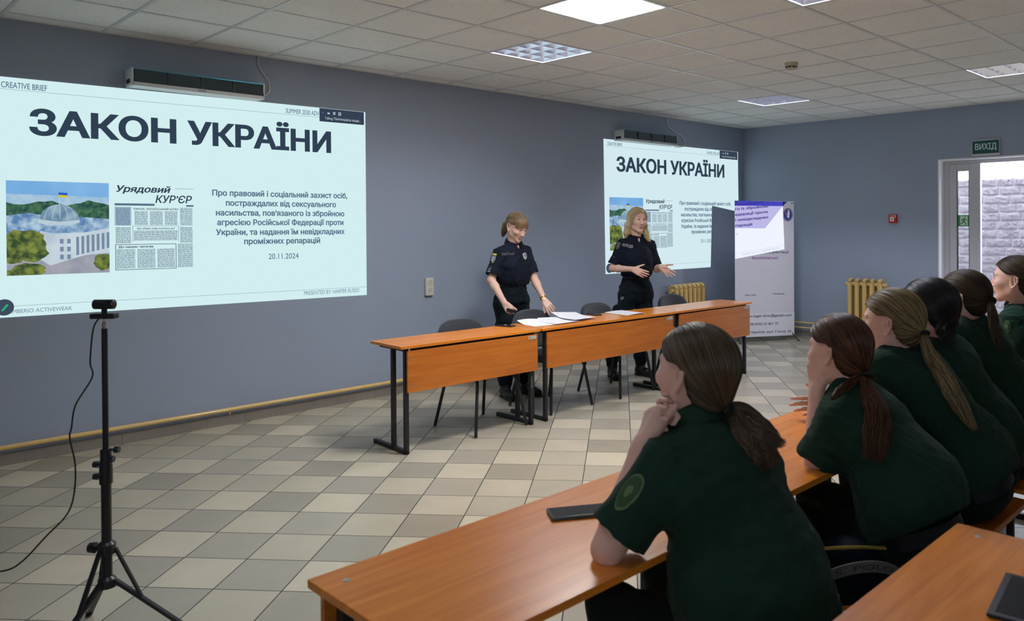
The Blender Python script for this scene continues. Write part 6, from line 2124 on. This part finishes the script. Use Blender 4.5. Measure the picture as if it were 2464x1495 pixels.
ex.chain([H2.p(.066, -.025, .02), H2.p(.082, -.035, -.05), H2.p(.088, -.050, -.12), H2.p(.092, -.058, -.16)], [.022, .028, .030, .016], .02)
blob('loose_hair', ex, .005, hair_W2[1], hr2, o2)
un = Field(); un.ops = hc.inner.ops + ex.ops
rg2 = np.random.default_rng(9)
sp = scalp_points(H2, 1500, hc, rg2)
def down(P, i):
    q = H2.loc(P); sgn = np.sign(q[:, 0] + .018)
    w_ = np.clip(q[:, 2] / .08, 0, 1)
    loc_ = np.stack([sgn * w_ * .9, -.55 * w_ - .12, -.35 - (1 - w_)], 1)
    return loc_ @ H2.M.T
pth = flow(un, sp, .0115, 20, down, rg2.uniform(.0006, .004, len(sp)).astype(np.float32), None)
strand_mesh('strands', pth, np.full(len(sp), .0013), hair_W2, hr2, o2, 4, rg2.choice(3, len(sp), p=(.3, .4, .3)))
for sg, gl in ((-1, [H2.p(-.070, -.005, .02), H2.p(-.082, -.012, -.05), H2.p(-.090, .005, -.12), H2.p(-.118, .035, -.20)]), (1, [H2.p(.066, -.025, .02), H2.p(.082, -.035, -.05), H2.p(.088, -.050, -.12), H2.p(.092, -.058, -.17)])):
    st = off_cloth(f2, tail(gl, [.024, .029, .029, .014], 420, rg2, .003, 1.0, lens=(.8, 1.0)))
    strand_mesh('strands', st, np.full(420, .0013), hair_W2, hr2, o2, 4, rg2.choice(3, 420, p=(.3, .4, .3)))
brows(H2, t2, o2, M_browd, .0018, .002)
MB().ball(H2.p(.080, -.006, -.048) - o2, .0045, 10).build('earring', M_silver, t2, smooth=180)
cloth_text('chest_lettering', f2, 'ПОЛІЦІЯ', sn(1510, 590, 7.90), nrm(y2 + l2 * .25), z2 + l2 * -.12, .116, .030, M_silver, s2_, o2, .0065)
su = nrm(W2['sR'] - W2['eR']); c0 = sn(1482, 590, 7.93); nn = nrm(c0 - (W2['sR'] * .75 + W2['eR'] * .25))
p = decal('sleeve_patch', f2, c0, nn, su, .06, .085, mat('dull_gold_thread', (.22, .19, .06), .7), s2_, o2, .002, 'shield')
decal('patch_field', f2, c0, nn, su, .046, .066, M_bthr, p, o2, .0035, 'shield')
decal('patch_emblem', f2, c0, nn, su, .022, .034, M_ylw, p, o2, .005, 'oval')
c0 = sn(1473, 617, 7.90); nn = nrm(c0 - (W2['sR'] * .45 + W2['eR'] * .55))
p = decal('sleeve_emblem', f2, c0, nn, su, .022, .024, M_silver, s2_, o2, .0025, 'oval')
decal('emblem_hole', f2, c0 + su * .003, nn, su, .010, .010, M_belt, p, o2, .004, 'oval')
cloth_text('pocket_lettering', T2, 'ЦІЯ', sn(1489, 719, 7.9), nrm(l2 * .8 + y2 * .7), V3_(0, 0, 1), .05, .030, M_silver, tr2, o2, .010)
